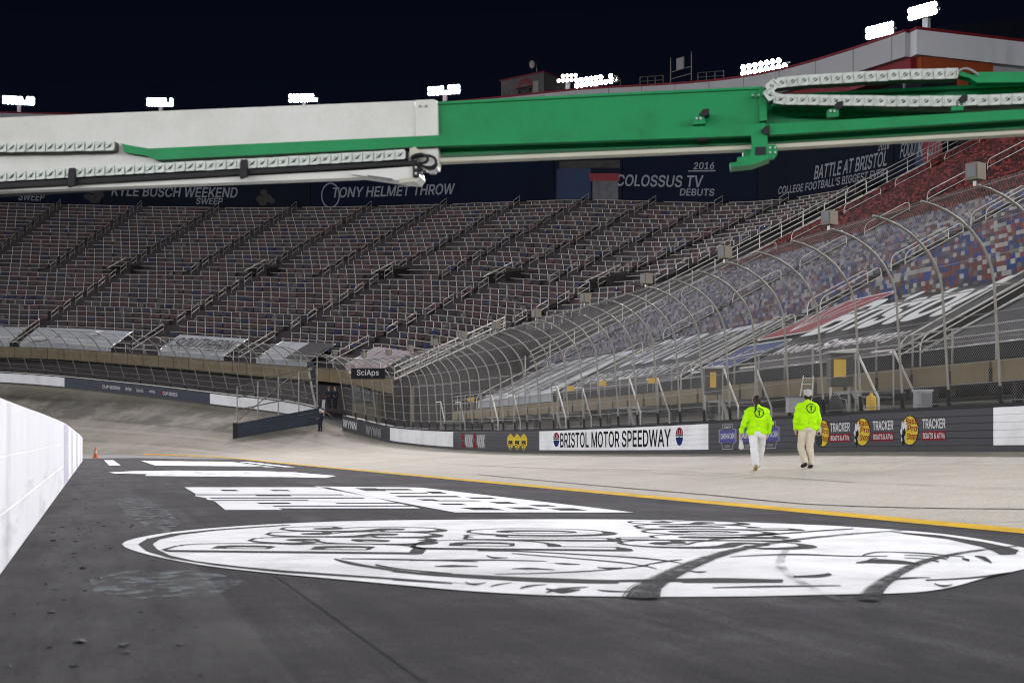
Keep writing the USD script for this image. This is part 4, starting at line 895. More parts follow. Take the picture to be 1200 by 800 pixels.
for k in np.arange(.0, 1.0, .022):
    for sg in (1, -1):
        f1 = k + sg * .42; a = (k, 0.); b = (f1, 1.)
        if f1 > 1: b = (1., (1 - k) / .42)
        if f1 < 0: b = (0., k / .42)
        wm.tube([gl(a[0], 1.25 + (hts(a[0]) - 1.25) * a[1]), gl(b[0], 1.25 + (hts(b[0]) - 1.25) * b[1])], .004, 3, cap=False)
obj('woven_wire', wm, m_wire, gt, kind='stuff')
gp_ = thing('gate_post', 'heavy dark leaning post on which the open track gate hangs', 'post')
a, b = at(374.5, 481, 101.2), at(364.5, 424, 101.2)
obj('post_shaft', MB().bar(a - [0, 0, .5], b, .34, .34, up=(0, 1, 0)), m_gate, gp_); obj('side_tube', MB().tube([a + [-.28, -.2, 0], b + [-.25, -.2, -.7]], .09, 6), m_galv, gp_)
for f in (.1, .5, .85): q = a + (b - a) * f; obj('hinge', MB().box(q + [-.2, -.25, 0], (.3, .2, .12)), m_galv, gp_)
tm = thing('tunnel_mouth', 'dark tunnel opening behind the gap where the track gate stands open', 'tunnel')
x0, x1 = W(97.8, 6.4), W(102.6, 6.4); zb = float(zw(100)) + .02
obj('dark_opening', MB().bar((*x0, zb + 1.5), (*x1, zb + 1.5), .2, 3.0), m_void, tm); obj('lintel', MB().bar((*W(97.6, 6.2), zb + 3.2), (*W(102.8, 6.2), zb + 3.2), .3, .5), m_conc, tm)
for l in (97.7, 102.7): obj('jamb', MB().box((*W(l, 6.2), zb + 1.5), (.35, .35, 3.0)), m_conc, tm)
pl = thing('plank_barrier', 'pale plank propped upright beside the gate post at the track gap', 'barrier'); a = at(378, 488, 103)
obj('plank', MB().bar(a, a + [.1, 0, 1.35], .24, .05, up=(0, 1, 0)), m_wht, pl); obj('prop', MB().bar(a + [.1, 0, .5], a + [.75, -.2, 0], .10, .05), m_wood, pl)
sg = thing('hanging_sign', 'black rectangular sign with white lettering hanging on the fence near the gate', 'sign')
a = at(411.5, 444, 86.0); Rt = np.array([CY, -SY, 0]); wd, ht = 39.5 * 86 / FPX, 12.6 * 86 / FPX
obj('sign_board', MB().box(a + Rt * wd / 2 + up * ht / 2, (wd, .08, ht), rz=-YAW), m_ink, sg)
s = fit(text_shape('SciAps', False).buffer(.012), wd * .17, ht * .22, wd * .82, ht * .86); v, f = poly_tri(s); fw = np.array([-SY, -CY, 0])
obj('lettering', (a + v[:, :1] * Rt + v[:, 1:] * up + fw * .05, f), m_wht, sg)
for q in (.15, .85): obj('hanger', MB().tube([a + Rt * wd * q + up * ht, a + Rt * wd * q + up * (ht + .45) - fw * .3], .03, 5), m_galv, sg)
# glass-fronted office behind the fence by the gap
of = thing('trackside_office', 'low building with a row of dark windows behind the fence under the hanging sign', 'building')
a, b = at(415, 497, 108), at(482, 497, 108); obj('office_wall', MB().bar(a + up * 2.1, b + up * 2.1, 3, 4.2), m_conc, of)
for k in range(6):
    q = a + (b - a) * (k + .5) / 6; obj('window', MB().box(q + fw * 1.54 + up * 2.5, (.66, .06, 1.5), rz=-YAW), m_pane, of)
obj('office_roof', MB().bar(a + up * 4.3 - Rt * .3, b + up * 4.3 + Rt * .3, 3.6, .22), m_rail, of)

# ------------------------------------------------------------------ things standing behind the right-hand fence
where = ['under the emblem cover, nearest the camera', 'behind the left walking person', 'above the white wall end', 'above the white lettered wall', 'above the gold wall marks', 'farthest off near the gap']
for i, s in enumerate((35.1, 44.1, 53.1, 62.5, 74.0, 86.0)):
    t = thing('access_stair', f'steel stair with pale slanted handrails behind the fence, {where[i]}', 'stairs', group='stairs behind the fence')
    for o in (2.6, 4.0):
        p0, p1 = np.array([T0 + o, s, 3.95]), np.array([T0 + o, s - 1.25, 2.35])
        obj('handrail', MB().tube([p0 + [0, 1.2, 0], p0, p1, p1 - [0, .05, .9]], .038, 6), m_rail, t)
        obj('handrail_post', MB().tube([p0, p0 - [0, 0, 2.2]], .03, 5), m_galv, t)
    for k in range(6): obj('tread', MB().box((T0 + 3.3, s - 1.2 + k * .24, 1.0 + k * .29), (1.3, .26, .05)), m_galv, t)
    obj('stringer', MB().bar((T0 + 2.62, s - 1.4, .8), (T0 + 2.62, s + .1, 2.6), .06, .22), m_galv, t)
    obj('landing', MB().box((T0 + 3.6, s + .7, 2.62), (1.9, 1.2, .08)), m_galv, t)
def booth(label, px0, px1, y0, y1, Y, sx0, sx1, sy0, sy1):
    a = at((px0 + px1) / 2, y1, Y); wd, ht = (px1 - px0) * Y / FPX, (y1 - y0) * Y / FPX
    t = thing('marshal_booth', label, 'booth', a, -math.degrees(YAW))
    obj('booth_body', MB().box((0, .3, ht / 2), (wd, .6, ht)), m_booth, t); obj('booth_roof', MB().box((0, .25, ht + .04), (wd * 1.25, .9, .07)), m_galv, t)
    obj('yellow_panel', MB().box((((sx0 + sx1) / 2 - (px0 + px1) / 2) * Y / FPX, -.03, (y1 - (sy0 + sy1) / 2) * Y / FPX), ((sx1 - sx0) * Y / FPX, .05, (sy1 - sy0) * Y / FPX)), m_ysign, t)
    for sg in (-1, 1): obj('leg', MB().box((sg * wd * .42, .3, -.55), (.07, .07, 1.1)), m_galv, t)
booth('grey booth with a large yellow panel behind the fence, above the capped person', 974, 1000, 414, 452, 40.5, 977, 991, 421, 442)
booth('grey booth with a narrow yellow panel behind the fence, left of the walking persons', 826, 846, 432, 462, 49.0, 832, 839, 436, 454)
for i, (px, py, Y) in enumerate(((663, 455, 63), (759, 446, 55.5), (548, 468, 82), (700, 449, 60))):
    a = at(px, py, Y); t = thing('marshal_flag', ['small orange flag above the white lettered wall', 'small orange flag on a stair rail left of the narrow yellow booth', 'faint orange flag far along the fence near the gap', 'orange flag between the two flagged stairs'][i], 'flag', a, -18)
    obj('flag_cloth', MB().grid(np.array([[(x, .03 * math.sin(x * 9), z) for x in np.linspace(0, .42, 7)] for z in (-.12, .12)])), m_ysign, t); obj('flag_stick', MB().tube([(0, 0, -.5), (0, 0, .16)], .012, 5), m_wood, t)
a = at(1084, 478.5, 34.5); t = thing('equipment_cabinet', 'white utility cabinet standing on the wall top behind the nearest fence posts', 'cabinet', a, -18)
obj('cabinet_body', MB().box((0, .2, .24), (.40, .36, .46)), m_roofw, t); obj('cabinet_lid', MB().box((.0, .2, .49), (.46, .42, .05)), m_fascia, t); obj('cabinet_door', MB().box((.05, .01, .24), (.26, .02, .34)), m_house, t)
def blob(c, parts):
    return manifold3d.Manifold.batch_hull([ball(np.asarray(p) + c, r) for p, r in parts])
_sph = trimesh.creation.icosphere(1, 1.0)
def ball(c, r):
    v = _sph.vertices * r + np.asarray(c); return manifold3d.Manifold.hull_points(v)
a = at(981, 484, 37.5); t = thing('covered_machine', 'machine under a bunched black cover behind the fence, right of the capped person', 'machine', a, -18)
m = blob(np.zeros(3), [((-.1, .2, .12), .14), ((.1, .2, .12), .14), ((0, .2, .42), .16), ((.06, .25, .5), .1)]); tmh = m.refine_to_length(.05).to_mesh(); v = tmh.vert_properties[:, :3].astype(float); v = v + .04 * (meshkit.fbm(v * 9, 3, 2)[:, None] - .5) * [1, 1, .6]
obj('black_cover', (v, tmh.tri_verts), m_black, t, smooth=True); obj('machine_handle', MB().tube([(.1, .1, .45), (.26, .0, .40), (.3, 0, .05)], .02, 6), m_galv, t)
a = at(1021, 481, 36.5); t = thing('gas_bottle', 'yellow gas bottle behind the fence beside the nearest stair', 'gas bottle', a)
th = np.linspace(0, 2 * np.pi, 13); obj('bottle_body', MB().grid(np.array([[(r * math.cos(q), r * math.sin(q), z) for q in th] for r, z in [(.13, 0), (.14, .04), (.14, .34), (.10, .42), (.05, .44), (.04, .5), (0, .5)]])), m_ysign, t, smooth=40); obj('bottle_valve', MB().box((0, 0, .53), (.06, .05, .07)), m_galv, t)
a = at(945, 476, 39.0); t = thing('step_ladder', 'aluminium step ladder leaning behind the fence next to the capped person', 'ladder', a, -18)
w_, hh = .19, .95
for sgn in (-1, 1): obj('stile', MB().bar((sgn * w_ - .05, 0, 0), (sgn * w_ * .8 + .12, .25, hh), .035, .02), m_rail, t)
for k in range(5): f = (k + .6) / 5; obj('step', MB().box((-.05 + .17 * f, .25 * f, hh * f), (.36, .09, .025)), m_rail, t)
a = at(935, 483, 38.0); t = thing('storage_bin', 'grey storage bin on the ground between the walking persons behind the fence', 'bin', a, -18); obj('bin_body', MB().box((0, .2, .22), (.55, .4, .44)), m_roofw, t); obj('bin_lid', MB().box((0, .2, .46), (.6, .45, .05)), m_house, t)

# ------------------------------------------------------------------ floodlights on the rim (the whole oval is lit from its rim)
def flood(name, label, loc, aim, wdt=5.0, rows=2, n=8, pole=3.5, mat=None, group=None, r=.27):
    loc = np.asarray(loc, float); dirv = np.asarray(aim, float) - loc; rz = math.atan2(dirv[1], dirv[0]); tilt = math.atan2(-dirv[2], math.hypot(dirv[0], dirv[1]))
    t = thing(name, label, 'floodlight', loc, math.degrees(rz), group)            # local x = towards the track
    obj('lamp_pole', MB().box((-.3, 0, -pole / 2 - .3), (.5, .5, pole)), m_pole, t)
    obj('cross_arm', MB().box((-.3, 0, 0), (.16, wdt, .16)), m_pole, t)
    ct, st = math.cos(tilt), math.sin(tilt); ax = np.array([ct, 0, -st]); ay = np.array([0, 1., 0]); az = np.cross(ax, ay)
    th = np.linspace(0, 2 * np.pi, 11)[:-1]
    rr_ = np.random.default_rng(int(abs(loc[0] * 10 + loc[1])))
    for q in range(rows):
        for k in range(n):
            if q == 1 and rr_.random() < .12: continue
            c = np.array([.1, (k - (n - 1) / 2) * wdt / n, (q - (rows - 1) / 2) * (2 * r + .06)])
            ring_ = lambda rr, dd: np.array([c + ax * dd + rr * (math.cos(a) * ay + math.sin(a) * az) for a in th])
            h = MB().grid(np.stack([np.vstack([ring_(rr, dd), ring_(rr, dd)[:1]]) for rr, dd in ((.06, -.35), (.2, -.28), (r * .98, -.012), (r * 1.04, r * 1.15), (r * 1.06, r * 1.15), (r * 1.02, -.02))]))
            hp = obj('lamp_head', h, m_house, t)
            v = np.vstack([[c + ax * .0], ring_(r * .96, -.01)]); fz = np.array([[0, 1 + i, 1 + (i + 1) % 10] for i in range(10)])
            obj('lens', (v, fz), mat or m_lens, hp)
    return t
CEN = np.array([T0 - RAD, S0])
marks = [(22, 118, 'far left floodlight bank above the white boom section', m_lens, 5.0), (188, 120, 'second floodlight bank from the left, above the white boom section', m_lens, 4.2), (356, 115, 'small pinkish floodlight bank above the white boom section', m_lensp, 4.6),
         (521, 106, 'bright floodlight bank just above the seam of white and green boom', m_lens, 5.0), (697, 95, 'brightest floodlight bank right of the roof cabin', m_lens, 5.6), (897, 78, 'pinkish floodlight bank above the loop of the cable chain', m_lensp, 6.0),
         (1033, 36, 'tilted floodlight bank above the sloping white roof fascia', m_lens, 3.0), (1084, 13, 'topmost floodlight bank above the corner of the suite building', m_lens, 3.0)]
for px, py, lab, mt, wdt in marks:
    o = 49.0
    l = l_at(px, o, 60, 235); x, y = W(l, o)
    if px > 1080: x, y = T0 + 49.0, 95.5
    Y = float(to_cam(x, y)[1]); z = EYE + (HORIZON - py) / FPX * Y
    flood('floodlight_bank', lab, (x, y, z), (CEN[0] + 25, CEN[1] - 30, 0), wdt * .86, 2, 8, pole=z - float(top_fn(l)) - 12.4, mat=mt)
l, p, rz = roof_at(665, 54); z = EYE + (HORIZON - 92) / FPX * float(to_cam(p[0], p[1])[1])
flood('floodlight_bank', 'small dim cluster of round lamps between roof cabin and brightest bank', (p[0], p[1], z), (CEN[0] - 10, CEN[1] - 140, 0), 2.6, 2, 5, pole=z - p[2], mat=m_lensd, r=.24)
k = 0; out = []
for s in np.arange(70, -125, -30.0): out.append((T0 + 50, s))
for a in np.arange(-8, -180, -14.0): out.append((CEN[0] + 125 * math.cos(math.radians(a)), -121 + 125 * math.sin(math.radians(a))))
for s in np.arange(-120, 79, 30.0): out.append((CEN[0] - 125, s))
for a in np.arange(176, 112, -13.0): out.append((CEN[0] + 127 * math.cos(math.radians(a)), S0 + 127 * math.sin(math.radians(a))))
for x, y in out:
    aim = (np.clip(x * .15, -50, 16), np.clip(y, -60, 70), 0)
    flood('floodlight_bank', 'floodlight bank on the unseen remainder of the stadium rim', (x, y, 40.0), aim, 5.0, 2, 6, pole=39.5, group='floodlights on the rim beyond the frame')

# ------------------------------------------------------------------ telescopic boom crossing overhead
BA, BB = at(0, 180, 10.0), at(1200, 128, 8.7)
BB[2] = BA[2] = (BA[2] + BB[2]) / 2
bu = BB - BA; BLEN = np.linalg.norm(bu); bu /= BLEN; bn = np.cross(bu, up); bn /= np.linalg.norm(bn)      # bn points at the camera side
if np.dot(bn, BA) > 0: bn = -bn
CAMP = np.array([0, 0, EYE])
def bm(px, py, v=0.0):                                 # pixel -> (u, w) on the boom's front plane moved towards the camera by v
    d = at(px, py, 10.0) - CAMP; p0 = BA + bn * v
    t = np.dot(p0 - CAMP, bn) / np.dot(d, bn); q = CAMP + d * t - BA
    return float(np.dot(q, bu)), float(q[2])
def b3(u, w, v): return BA + np.multiply.outer(np.asarray(u, float), bu) + np.multiply.outer(np.asarray(w, float), up) + np.multiply.outer(np.asarray(v, float), bn)
def bpoly(pts, v0, v1):                                # polygon in pixels, extruded from v0 (front) back to v1
    g = Polygon([bm(a, b, v0) for a, b in pts]).buffer(0); m = extrude(g, abs(v0 - v1)); q = m.vertices
    return b3(q[:, 0], q[:, 1], v0 - q[:, 2]), m.faces
BO = thing('boom_arm', 'huge green and white telescopic boom of an aerial lift reaching across the picture overhead', 'boom')
# white outer section: box with a separate end frame
obj('outer_section', bpoly([(-420, 156), (0, 138), (486, 118), (486, 190), (0, 206), (-420, 220)], -.06, -.34), m_boomw, BO)
obj('end_frame', bpoly([(487, 117.5), (508, 116.5), (512, 118), (514, 196), (508, 198), (487, 197)], -.045, -.12), m_boomw, BO)
for x in (492, 499): obj('frame_bolt', bpoly([(x - 1.1, 123), (x + 1.1, 123), (x + 1.1, 125.2), (x - 1.1, 125.2)], -.03, -.05), m_galv, BO)
obj('inner_section', bpoly([(500, 120.5), (700, 111), (894, 102), (897, 112), (897, 150), (700, 161), (500, 174)], -.09, -.40), m_green, BO)
obj('inner_top_flange', bpoly([(512, 119.5), (700, 110), (894, 101.3), (894, 104), (700, 113), (512, 122.5)], -.075, -.09), m_green, BO)
obj('tip_section', bpoly([(890, 113), (1000, 107), (1200, 98), (1700, 75), (1700, 118), (1200, 133), (890, 154)], -.22, -.46), m_green, BO)
obj('tip_top_flange', bpoly([(900, 111.5), (1200, 96.5), (1700, 73), (1700, 78), (1200, 101), (900, 115)], -.19, -.46), m_green, BO)
obj('section_collar', bpoly([(889, 103), (898, 102.6), (899, 141), (890, 142)], -.05, -.5), m_green, BO)
obj('side_rail', bpoly([(143, 174.5), (178, 174), (512, 158.6), (900, 145.6), (1200, 128), (1700, 100), (1700, 111), (1200, 139.5), (900, 158.5), (512, 171.3), (182, 187.5), (170, 182), (146, 178.5)], .0, -.07), m_green, BO)
obj('rail_point', bpoly([(141, 168), (150, 170), (176, 174.5), (146, 174.5)], -.005, -.05), m_green, BO)
obj('lower_web', bpoly([(505, 171), (900, 158), (1200, 139), (1700, 110), (1700, 130), (1200, 150), (900, 168), (505, 182)], -.13, -.30), m_green, BO)
obj('wear_strip', bpoly([(514, 185.5), (900, 169.5), (1200, 152.5), (1700, 130), (1700, 134), (1200, 156.5), (900, 174), (514, 190)], -.07, -.16), m_beige, BO)
obj('lower_tray', bpoly([(-420, 240), (0, 214.5), (488, 188), (490, 192), (0, 220), (-420, 247)], .03, -.30), m_black, BO)
obj('lower_bar', bpoly([(-420, 249), (0, 221), (410, 200), (484, 195), (484, 204), (410, 208.5), (0, 224), (-420, 253)], -.02, -.12), m_boomw, BO)
obj('bottom_cover', bpoly([(410, 201), (484, 195), (490, 200), (492, 207), (487, 213.5), (470, 212), (412, 204)], .02, -.16), m_boomw, BO)
obj('cover_slot', bpoly([(430, 205), (459, 209), (461, 211), (456, 211.5), (431, 207)], .03, .015), m_house, BO)
obj('cover_foot', bpoly([(468, 209), (486, 207.5), (486, 213), (468, 214.5)], .035, .015), m_beige, BO)
obj('black_clamp', bpoly([(483.5, 192), (490, 191.5), (490, 207), (484, 207.5)], .05, -.1), m_black, BO)
for y in (196, 203): obj('clamp_bolt', bpoly([(486, y - 1), (488.4, y - 1), (488.4, y + 1.2), (486, y + 1.2)], .06, .045), m_wht, BO)
obj('lower_lip', bpoly([(501, 196), (513, 195), (513.5, 199), (509, 200.5), (509, 202), (502, 202.5)], -.01, -.08), m_boomw, BO)
def hose(pts, r, v, mat=m_black, name='hose'):
    q = np.array([bm(*p, v) for p in pts]); t = np.linspace(0, 1, len(q)); tt = np.linspace(0, 1, 36)
    from scipy.interpolate import CubicSpline
    u, w = CubicSpline(t, q[:, 0])(tt), CubicSpline(t, q[:, 1])(tt); obj(name, MB().tube(b3(u, w, np.full(36, v)), r, 7), mat, BO, smooth=50)
hose([(482, 187), (496, 182.5), (507, 184), (511, 190), (506, 195.5), (494, 194.5), (486, 191)], .010, .05); hose([(482, 184.5), (494, 181), (501, 185), (499, 190), (491, 190.5)], .011, .07)
hose([(490, 191), (500, 197), (508, 197.5), (512, 191)], .008, .04); hose([(1122, 85), (1132, 80.5), (1141, 84), (1147, 88)], .008, .02, m_roofw)
obj('chain_anchor', bpoly([(480, 174), (486, 172), (499, 181), (497, 184), (480, 184.5)], .03, .0), m_beige, BO)
obj('black_plate', bpoly([(456, 173.8), (482, 172.4), (482, 174), (456, 175.3)], .02, -.05), m_black, BO)
# cable chains, link by link
def chain(pts, pitch_px, hpx, v):
    q = np.array([bm(*p, v) for p in pts]); d = np.r_[0, np.cumsum(np.linalg.norm(np.diff(q, axis=0), axis=1))]
    lk = pitch_px * 9.3 / FPX; h = hpx * 9.3 / FPX; n = int(d[-1] / lk)
    for i in range(n):
        s0 = i * lk; c = np.array([np.interp(s0 + lk / 2, d, q[:, k]) for k in (0, 1)]); e = np.array([np.interp(min(s0 + lk, d[-1]), d, q[:, k]) - np.interp(s0, d, q[:, k]) for k in (0, 1)]); e /= np.linalg.norm(e); f = np.array([-e[1], e[0]])
        jit = rng.normal(0, .0012); L = lk * 1.06
        out = [(-L / 2, -h / 2), (L * .38, -h / 2), (L / 2, -h * .3), (L / 2, h * .3), (L * .38, h / 2), (-L / 2, h / 2), (-L * .36, h * .2), (-L * .36, -h * .2)]
        hole = affinity.rotate(affinity.scale(Point(0, 0).buffer(1, 3), L * .20, h * .20, origin=(0, 0)), 25, origin=(0, 0))
        pl_ = Polygon(out).difference(affinity.translate(hole, L * .03, 0))
        def emit(nm, g, v0, v1, mt, par):
            m = extrude(g, v0 - v1); z = m.vertices; P2 = c + z[:, :1] * e + z[:, 1:2] * (f + 0); return obj(nm, (b3(P2[:, 0], P2[:, 1] + jit, v0 - z[:, 2]), m.faces), mt, par)
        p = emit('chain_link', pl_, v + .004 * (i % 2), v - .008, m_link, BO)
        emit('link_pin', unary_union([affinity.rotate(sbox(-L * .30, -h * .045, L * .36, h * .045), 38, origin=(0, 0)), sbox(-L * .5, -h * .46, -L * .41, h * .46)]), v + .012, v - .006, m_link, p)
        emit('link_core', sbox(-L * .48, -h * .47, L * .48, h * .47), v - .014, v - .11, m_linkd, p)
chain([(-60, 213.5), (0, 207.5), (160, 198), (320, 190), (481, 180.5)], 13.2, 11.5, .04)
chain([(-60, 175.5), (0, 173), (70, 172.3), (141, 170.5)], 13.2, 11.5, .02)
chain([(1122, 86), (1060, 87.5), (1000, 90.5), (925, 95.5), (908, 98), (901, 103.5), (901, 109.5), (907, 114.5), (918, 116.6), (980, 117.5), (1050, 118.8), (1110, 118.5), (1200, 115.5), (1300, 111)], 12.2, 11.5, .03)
obj('chain_end_bracket', bpoly([(1122, 82), (1140, 88), (1146, 84.5), (1200, 84.5), (1700, 60), (1700, 72), (1200, 96.5), (1145, 97), (1136, 91.5), (1122, 88)], .0, -.09), m_green, BO)
obj('chain_anchor', bpoly([(1110, 79.5), (1124, 82), (1124, 86), (1112, 87)], .02, -.02), m_beige, BO)
obj('lower_run_tray', bpoly([(905, 121.5), (1050, 124.8), (1200, 121.5), (1700, 102), (1700, 106), (1200, 124), (1050, 127), (905, 124)], -.02, -.2), m_green, BO)
for x, y in ((80.5, 197), (282, 187)):                # black straps round the lower tray
    obj('strap', bpoly([(x, y), (x + 6.5, y - .3), (x + 7, y + 19), (x - 1, y + 22), (x - 1, y + 12)], .07, .03), m_black, BO)
for x, y in ((821, 133), (978, 124.5), (1124, 117)): # bolted lugs with black blocks
    obj('lug', bpoly([(x - 9, y + 6), (x - 6, y + 3), (x + 2, y + 2.4), (x + 5, y + 5), (x + 5, y + 12), (x - 9, y + 13)], .03, -.02), m_green, BO)
    obj('lug_block', bpoly([(x - 2, y + 1), (x + 3, y - 5), (x + 10, y - 6), (x + 10, y + 1), (x + 4, y + 3.6)], .045, -.05), m_black, BO)
    for k in (-4.6, 0): obj('lug_bolt', bpoly([(x + k - 1.1, y + 4.6), (x + k + 1.1, y + 4.6), (x + k + 1.1, y + 6.8), (x + k - 1.1, y + 6.8)], .045, .02), m_wht, BO)
for x in (882, 889): obj('collar_bolt', bpoly([(x - 1, 110.6), (x + 1, 110.6), (x + 1, 112.4), (x - 1, 112.4)], -.03, -.09), m_wht, BO)
obj('cable_clip', bpoly([(892, 153), (898, 147), (902, 146.5), (902, 157), (896, 157.5)], .04, -.02), m_black, BO)
# hanging guide bracket
obj('bracket_plate', bpoly([(880, 158), (899, 157), (900, 170), (908, 169.5), (911, 172), (911, 180), (907, 185.5), (899, 186), (885, 190), (863, 191.5), (864, 184.5), (879, 182), (881, 168)], .02, -.03), m_green, BO)
obj('bracket_shoe', bpoly([(855, 191), (880, 188), (902, 182.5), (902, 185.5), (882, 193), (856, 196)], .06, -.10), m_green, BO)
obj('bracket_back', bpoly([(870, 172), (880, 171), (880, 182), (871, 183)], -.08, -.30), m_green, BO)
obj('bracket_window', bpoly([(885, 172.5), (897.5, 172), (897.5, 181), (885, 182)], .026, .015), m_black, BO)
for x, y in ((902.5, 173), (908.5, 173), (902.5, 178.5), (908.5, 178.5)): obj('bracket_bolt', bpoly([(x - 1, y - 1), (x + 1, y - 1), (x + 1, y + 1), (x - 1, y + 1)], .035, .015), m_wht, BO)
obj('side_slot', bpoly([(817, 161.5), (830, 160.8), (830, 162.6), (817, 163.2)], .0, -.14), m_black, BO)

# ------------------------------------------------------------------ people
def chainhull(segs):
    ms = []
    for s in segs:
        ms.append(manifold3d.Manifold.batch_hull([ball(p, r) for p, r in s]))
    return manifold3d.Manifold.batch_boolean(ms, manifold3d.OpType.Add)
def soft(man, edge=.035, it=8):
    q = man.refine_to_length(edge).to_mesh(); m = trimesh.Trimesh(q.vert_properties[:, :3], q.tri_verts, process=True)
    trimesh.smoothing.filter_taubin(m, iterations=it); return m
def hand(w, dirv, side, curl=.5):                      # w wrist, dirv along the hand; palm, five bent fingers
    w = np.asarray(w, float); dirv = np.asarray(dirv, float) / np.linalg.norm(dirv); fwd = np.array([0, 1., 0]); out = np.array([side, 0, 0.])
    acr = fwd; segs = [[(w, .026), (w + dirv * .05 + acr * .022, .020), (w + dirv * .085 + acr * .026, .015)], [(w, .026), (w + dirv * .05 - acr * .022, .020), (w + dirv * .085 - acr * .026, .015)], [(w + dirv * .085 + acr * .026, .015), (w + dirv * .085 - acr * .026, .015), (w + dirv * .03, .024)]]
    for i, L in enumerate((.070, .080, .074, .058)):
        b = w + dirv * .088 + acr * (.030 - .020 * i); c = b + (dirv * .8 - out * .35 * curl) * L * .5; e = c + (dirv * (1 - curl) - out * curl) * L * .5
        segs += [[(b, .0095), (c, .0088)], [(c, .0088), (e, .0075)]]
    b = w + dirv * .02 + acr * .030; c = b + dirv * .035 + acr * .030; e = c + dirv * .03 - out * .012; segs += [[(b, .012), (c, .010)], [(c, .010), (e, .0085)]]
    return segs
def ring_on_back(mesh, cx, cz, r0, r1, extra=()):
    a = np.linspace(0, 2 * np.pi, 33); g = [Polygon(np.r_[np.stack([cx + r1 * np.cos(a), cz + r1 * np.sin(a)], 1), np.stack([cx + r0 * np.cos(a[::-1]), cz + r0 * np.sin(a[::-1])], 1)])] + list(extra)
    v, f = poly_tri(unary_union(g).segmentize(.02)); vv, nn = np.asarray(mesh.vertices), np.asarray(mesh.vertex_normals); vv = vv[nn[:, 1] < -.35]
    dd, ii = cKDTree(vv[:, [0, 2]]).query(v, k=7); w = 1 / (dd + .01) ** 2; y = (vv[ii, 1] * w).sum(1) / w.sum(1); return np.stack([v[:, 0], y - .012, v[:, 1]], 1), f
def person(label, foot, J, hood, hips, trouser, shoes, headwear, ponytail=False, emblem=True, yaw=0.0, scale=1.0):
    t = thing('person', label, 'person', foot, -math.degrees(YAW) + yaw)
    S = lambda segs: chainhull([[(np.asarray(p, float) * scale, r * scale) for p, r in s] for s in segs])
    hd, nk = np.array(J['head']), np.array(J['neck'])
    body = [[(nk, .055), (hd - [0, 0, .07], .058)], [(hd + [0, -.02, .035], .088), (hd + [0, .045, -.05], .062), (hd + [0, .03, .02], .080)], [(hd + [0, .092, .0], .013), (hd + [0, .112, -.022], .014)], [(hd + [.078, 0, -.005], .016), (hd + [.084, -.012, .02], .015)], [(hd + [-.078, 0, -.005], .016), (hd + [-.084, -.012, .02], .015)]]
    for sd in ('l', 'r'):
        sg_ = -1 if sd == 'l' else 1; el, wr = np.array(J['el' + sd]), np.array(J['wr' + sd]); dv = (wr - el) / np.linalg.norm(wr - el); dv = dv + np.array([0, .0, -.4]); body += [[(el, .035), (wr, .027)]] + hand(wr, dv, sg_, .55)
        body += [[(np.array(J['sh' + sd]), .05), (el, .038)], [(np.array(J['sh' + sd]), .06), (nk, .06)], [(np.array(J['hip' + sd]), .085), (np.array(J['kn' + sd]), .055)], [(np.array(J['kn' + sd]), .052), (np.array(J['an' + sd]), .040)]]
        an, to_ = np.array(J['an' + sd]), np.array(J['toe' + sd]); body += [[(an, .04), (to_, .030)]]
    body += [[(nk, .075), (np.array(J['chest']), .11), (np.array(J['pelvis']), .11)], [(np.array(J['hipl']), .09), (np.array(J['hipr']), .09), (np.array(J['pelvis']), .11)]]
    obj('body', soft(S(body), .020, 4), m_skin, t, smooth=True)
    for sgx in (-1, 1): obj('eye', trimesh.creation.icosphere(1, .011).apply_translation((hd + [sgx * .031, .098, .012]) * scale), m_ink, t)
    obj('mouth', MB().box((hd + [0, .100, -.055]) * scale, (.042, .012, .008)), m_maroon, t)
    ch, pe = np.array(J['chest']), np.array(J['pelvis']); shl, shr = np.array(J['shl']), np.array(J['shr'])
    tor = [[(ch + [.10, -.02, .06], .115), (ch + [-.10, -.02, .06], .115), (ch + [.09, .05, 0], .11), (ch + [-.09, .05, 0], .11), (pe + [.10, -.01, .03], .125), (pe + [-.10, -.01, .03], .125), (pe + [0, .06, .03], .12)],
           [(shl, .078), (shr, .078), (ch + [.08, 0, .06], .12), (ch + [-.08, 0, .06], .12), (nk + [0, -.02, -.04], .075)], [(pe + [.115, 0, -.01], .125), (pe + [-.115, 0, -.01], .125), (pe + [0, -.06, .0], .10), (pe + [0, .07, .0], .10)]]
    for sd in ('l', 'r'):
        el, wr = np.array(J['el' + sd]), np.array(J['wr' + sd]); sh = np.array(J['sh' + sd])
        tor += [[(sh, .080), (el, .068)], [(el, .068), (el * .3 + wr * .7, .060)], [(el * .3 + wr * .7, .062), (el * .08 + wr * .92, .050)]]
    tor += [[(nk + [.055, -.055, -.03], .055), (nk + [-.055, -.055, -.03], .055), (nk + [0, -.085, -.085], .055), (nk + [0, -.06, .03], .05)], [(nk + [.05, .03, .0], .045), (nk + [.05, -.03, .0], .05), (nk + [-.05, -.03, .0], .05), (nk + [-.05, .03, 0], .045)]]
    tm_ = soft(S(tor), .026, 7); vv = np.array(tm_.vertices); vv += (tm_.vertex_normals * ((meshkit.fbm(vv * [8, 8, 15], 3, 4) - .5) * .075)[:, None]); tm_.vertices = vv
    obj('hooded_sweatshirt', tm_, hood, t, smooth=True)
    if emblem:
        c = (ch + [J.get('ex', 0), 0, J.get('ez', .05)]) * scale; g = [sbox(c[0] - .014, c[2] - .06, c[0] + .014, c[2] + .03), Polygon([(c[0] - .055, c[2] + .025), (c[0], c[2] + .065), (c[0] + .055, c[2] + .025), (c[0] + .02, c[2] + .035), (c[0] - .02, c[2] + .035)])]
        obj('back_emblem', ring_on_back(tm_, c[0], c[2], .088, .107, g), m_ink, t)
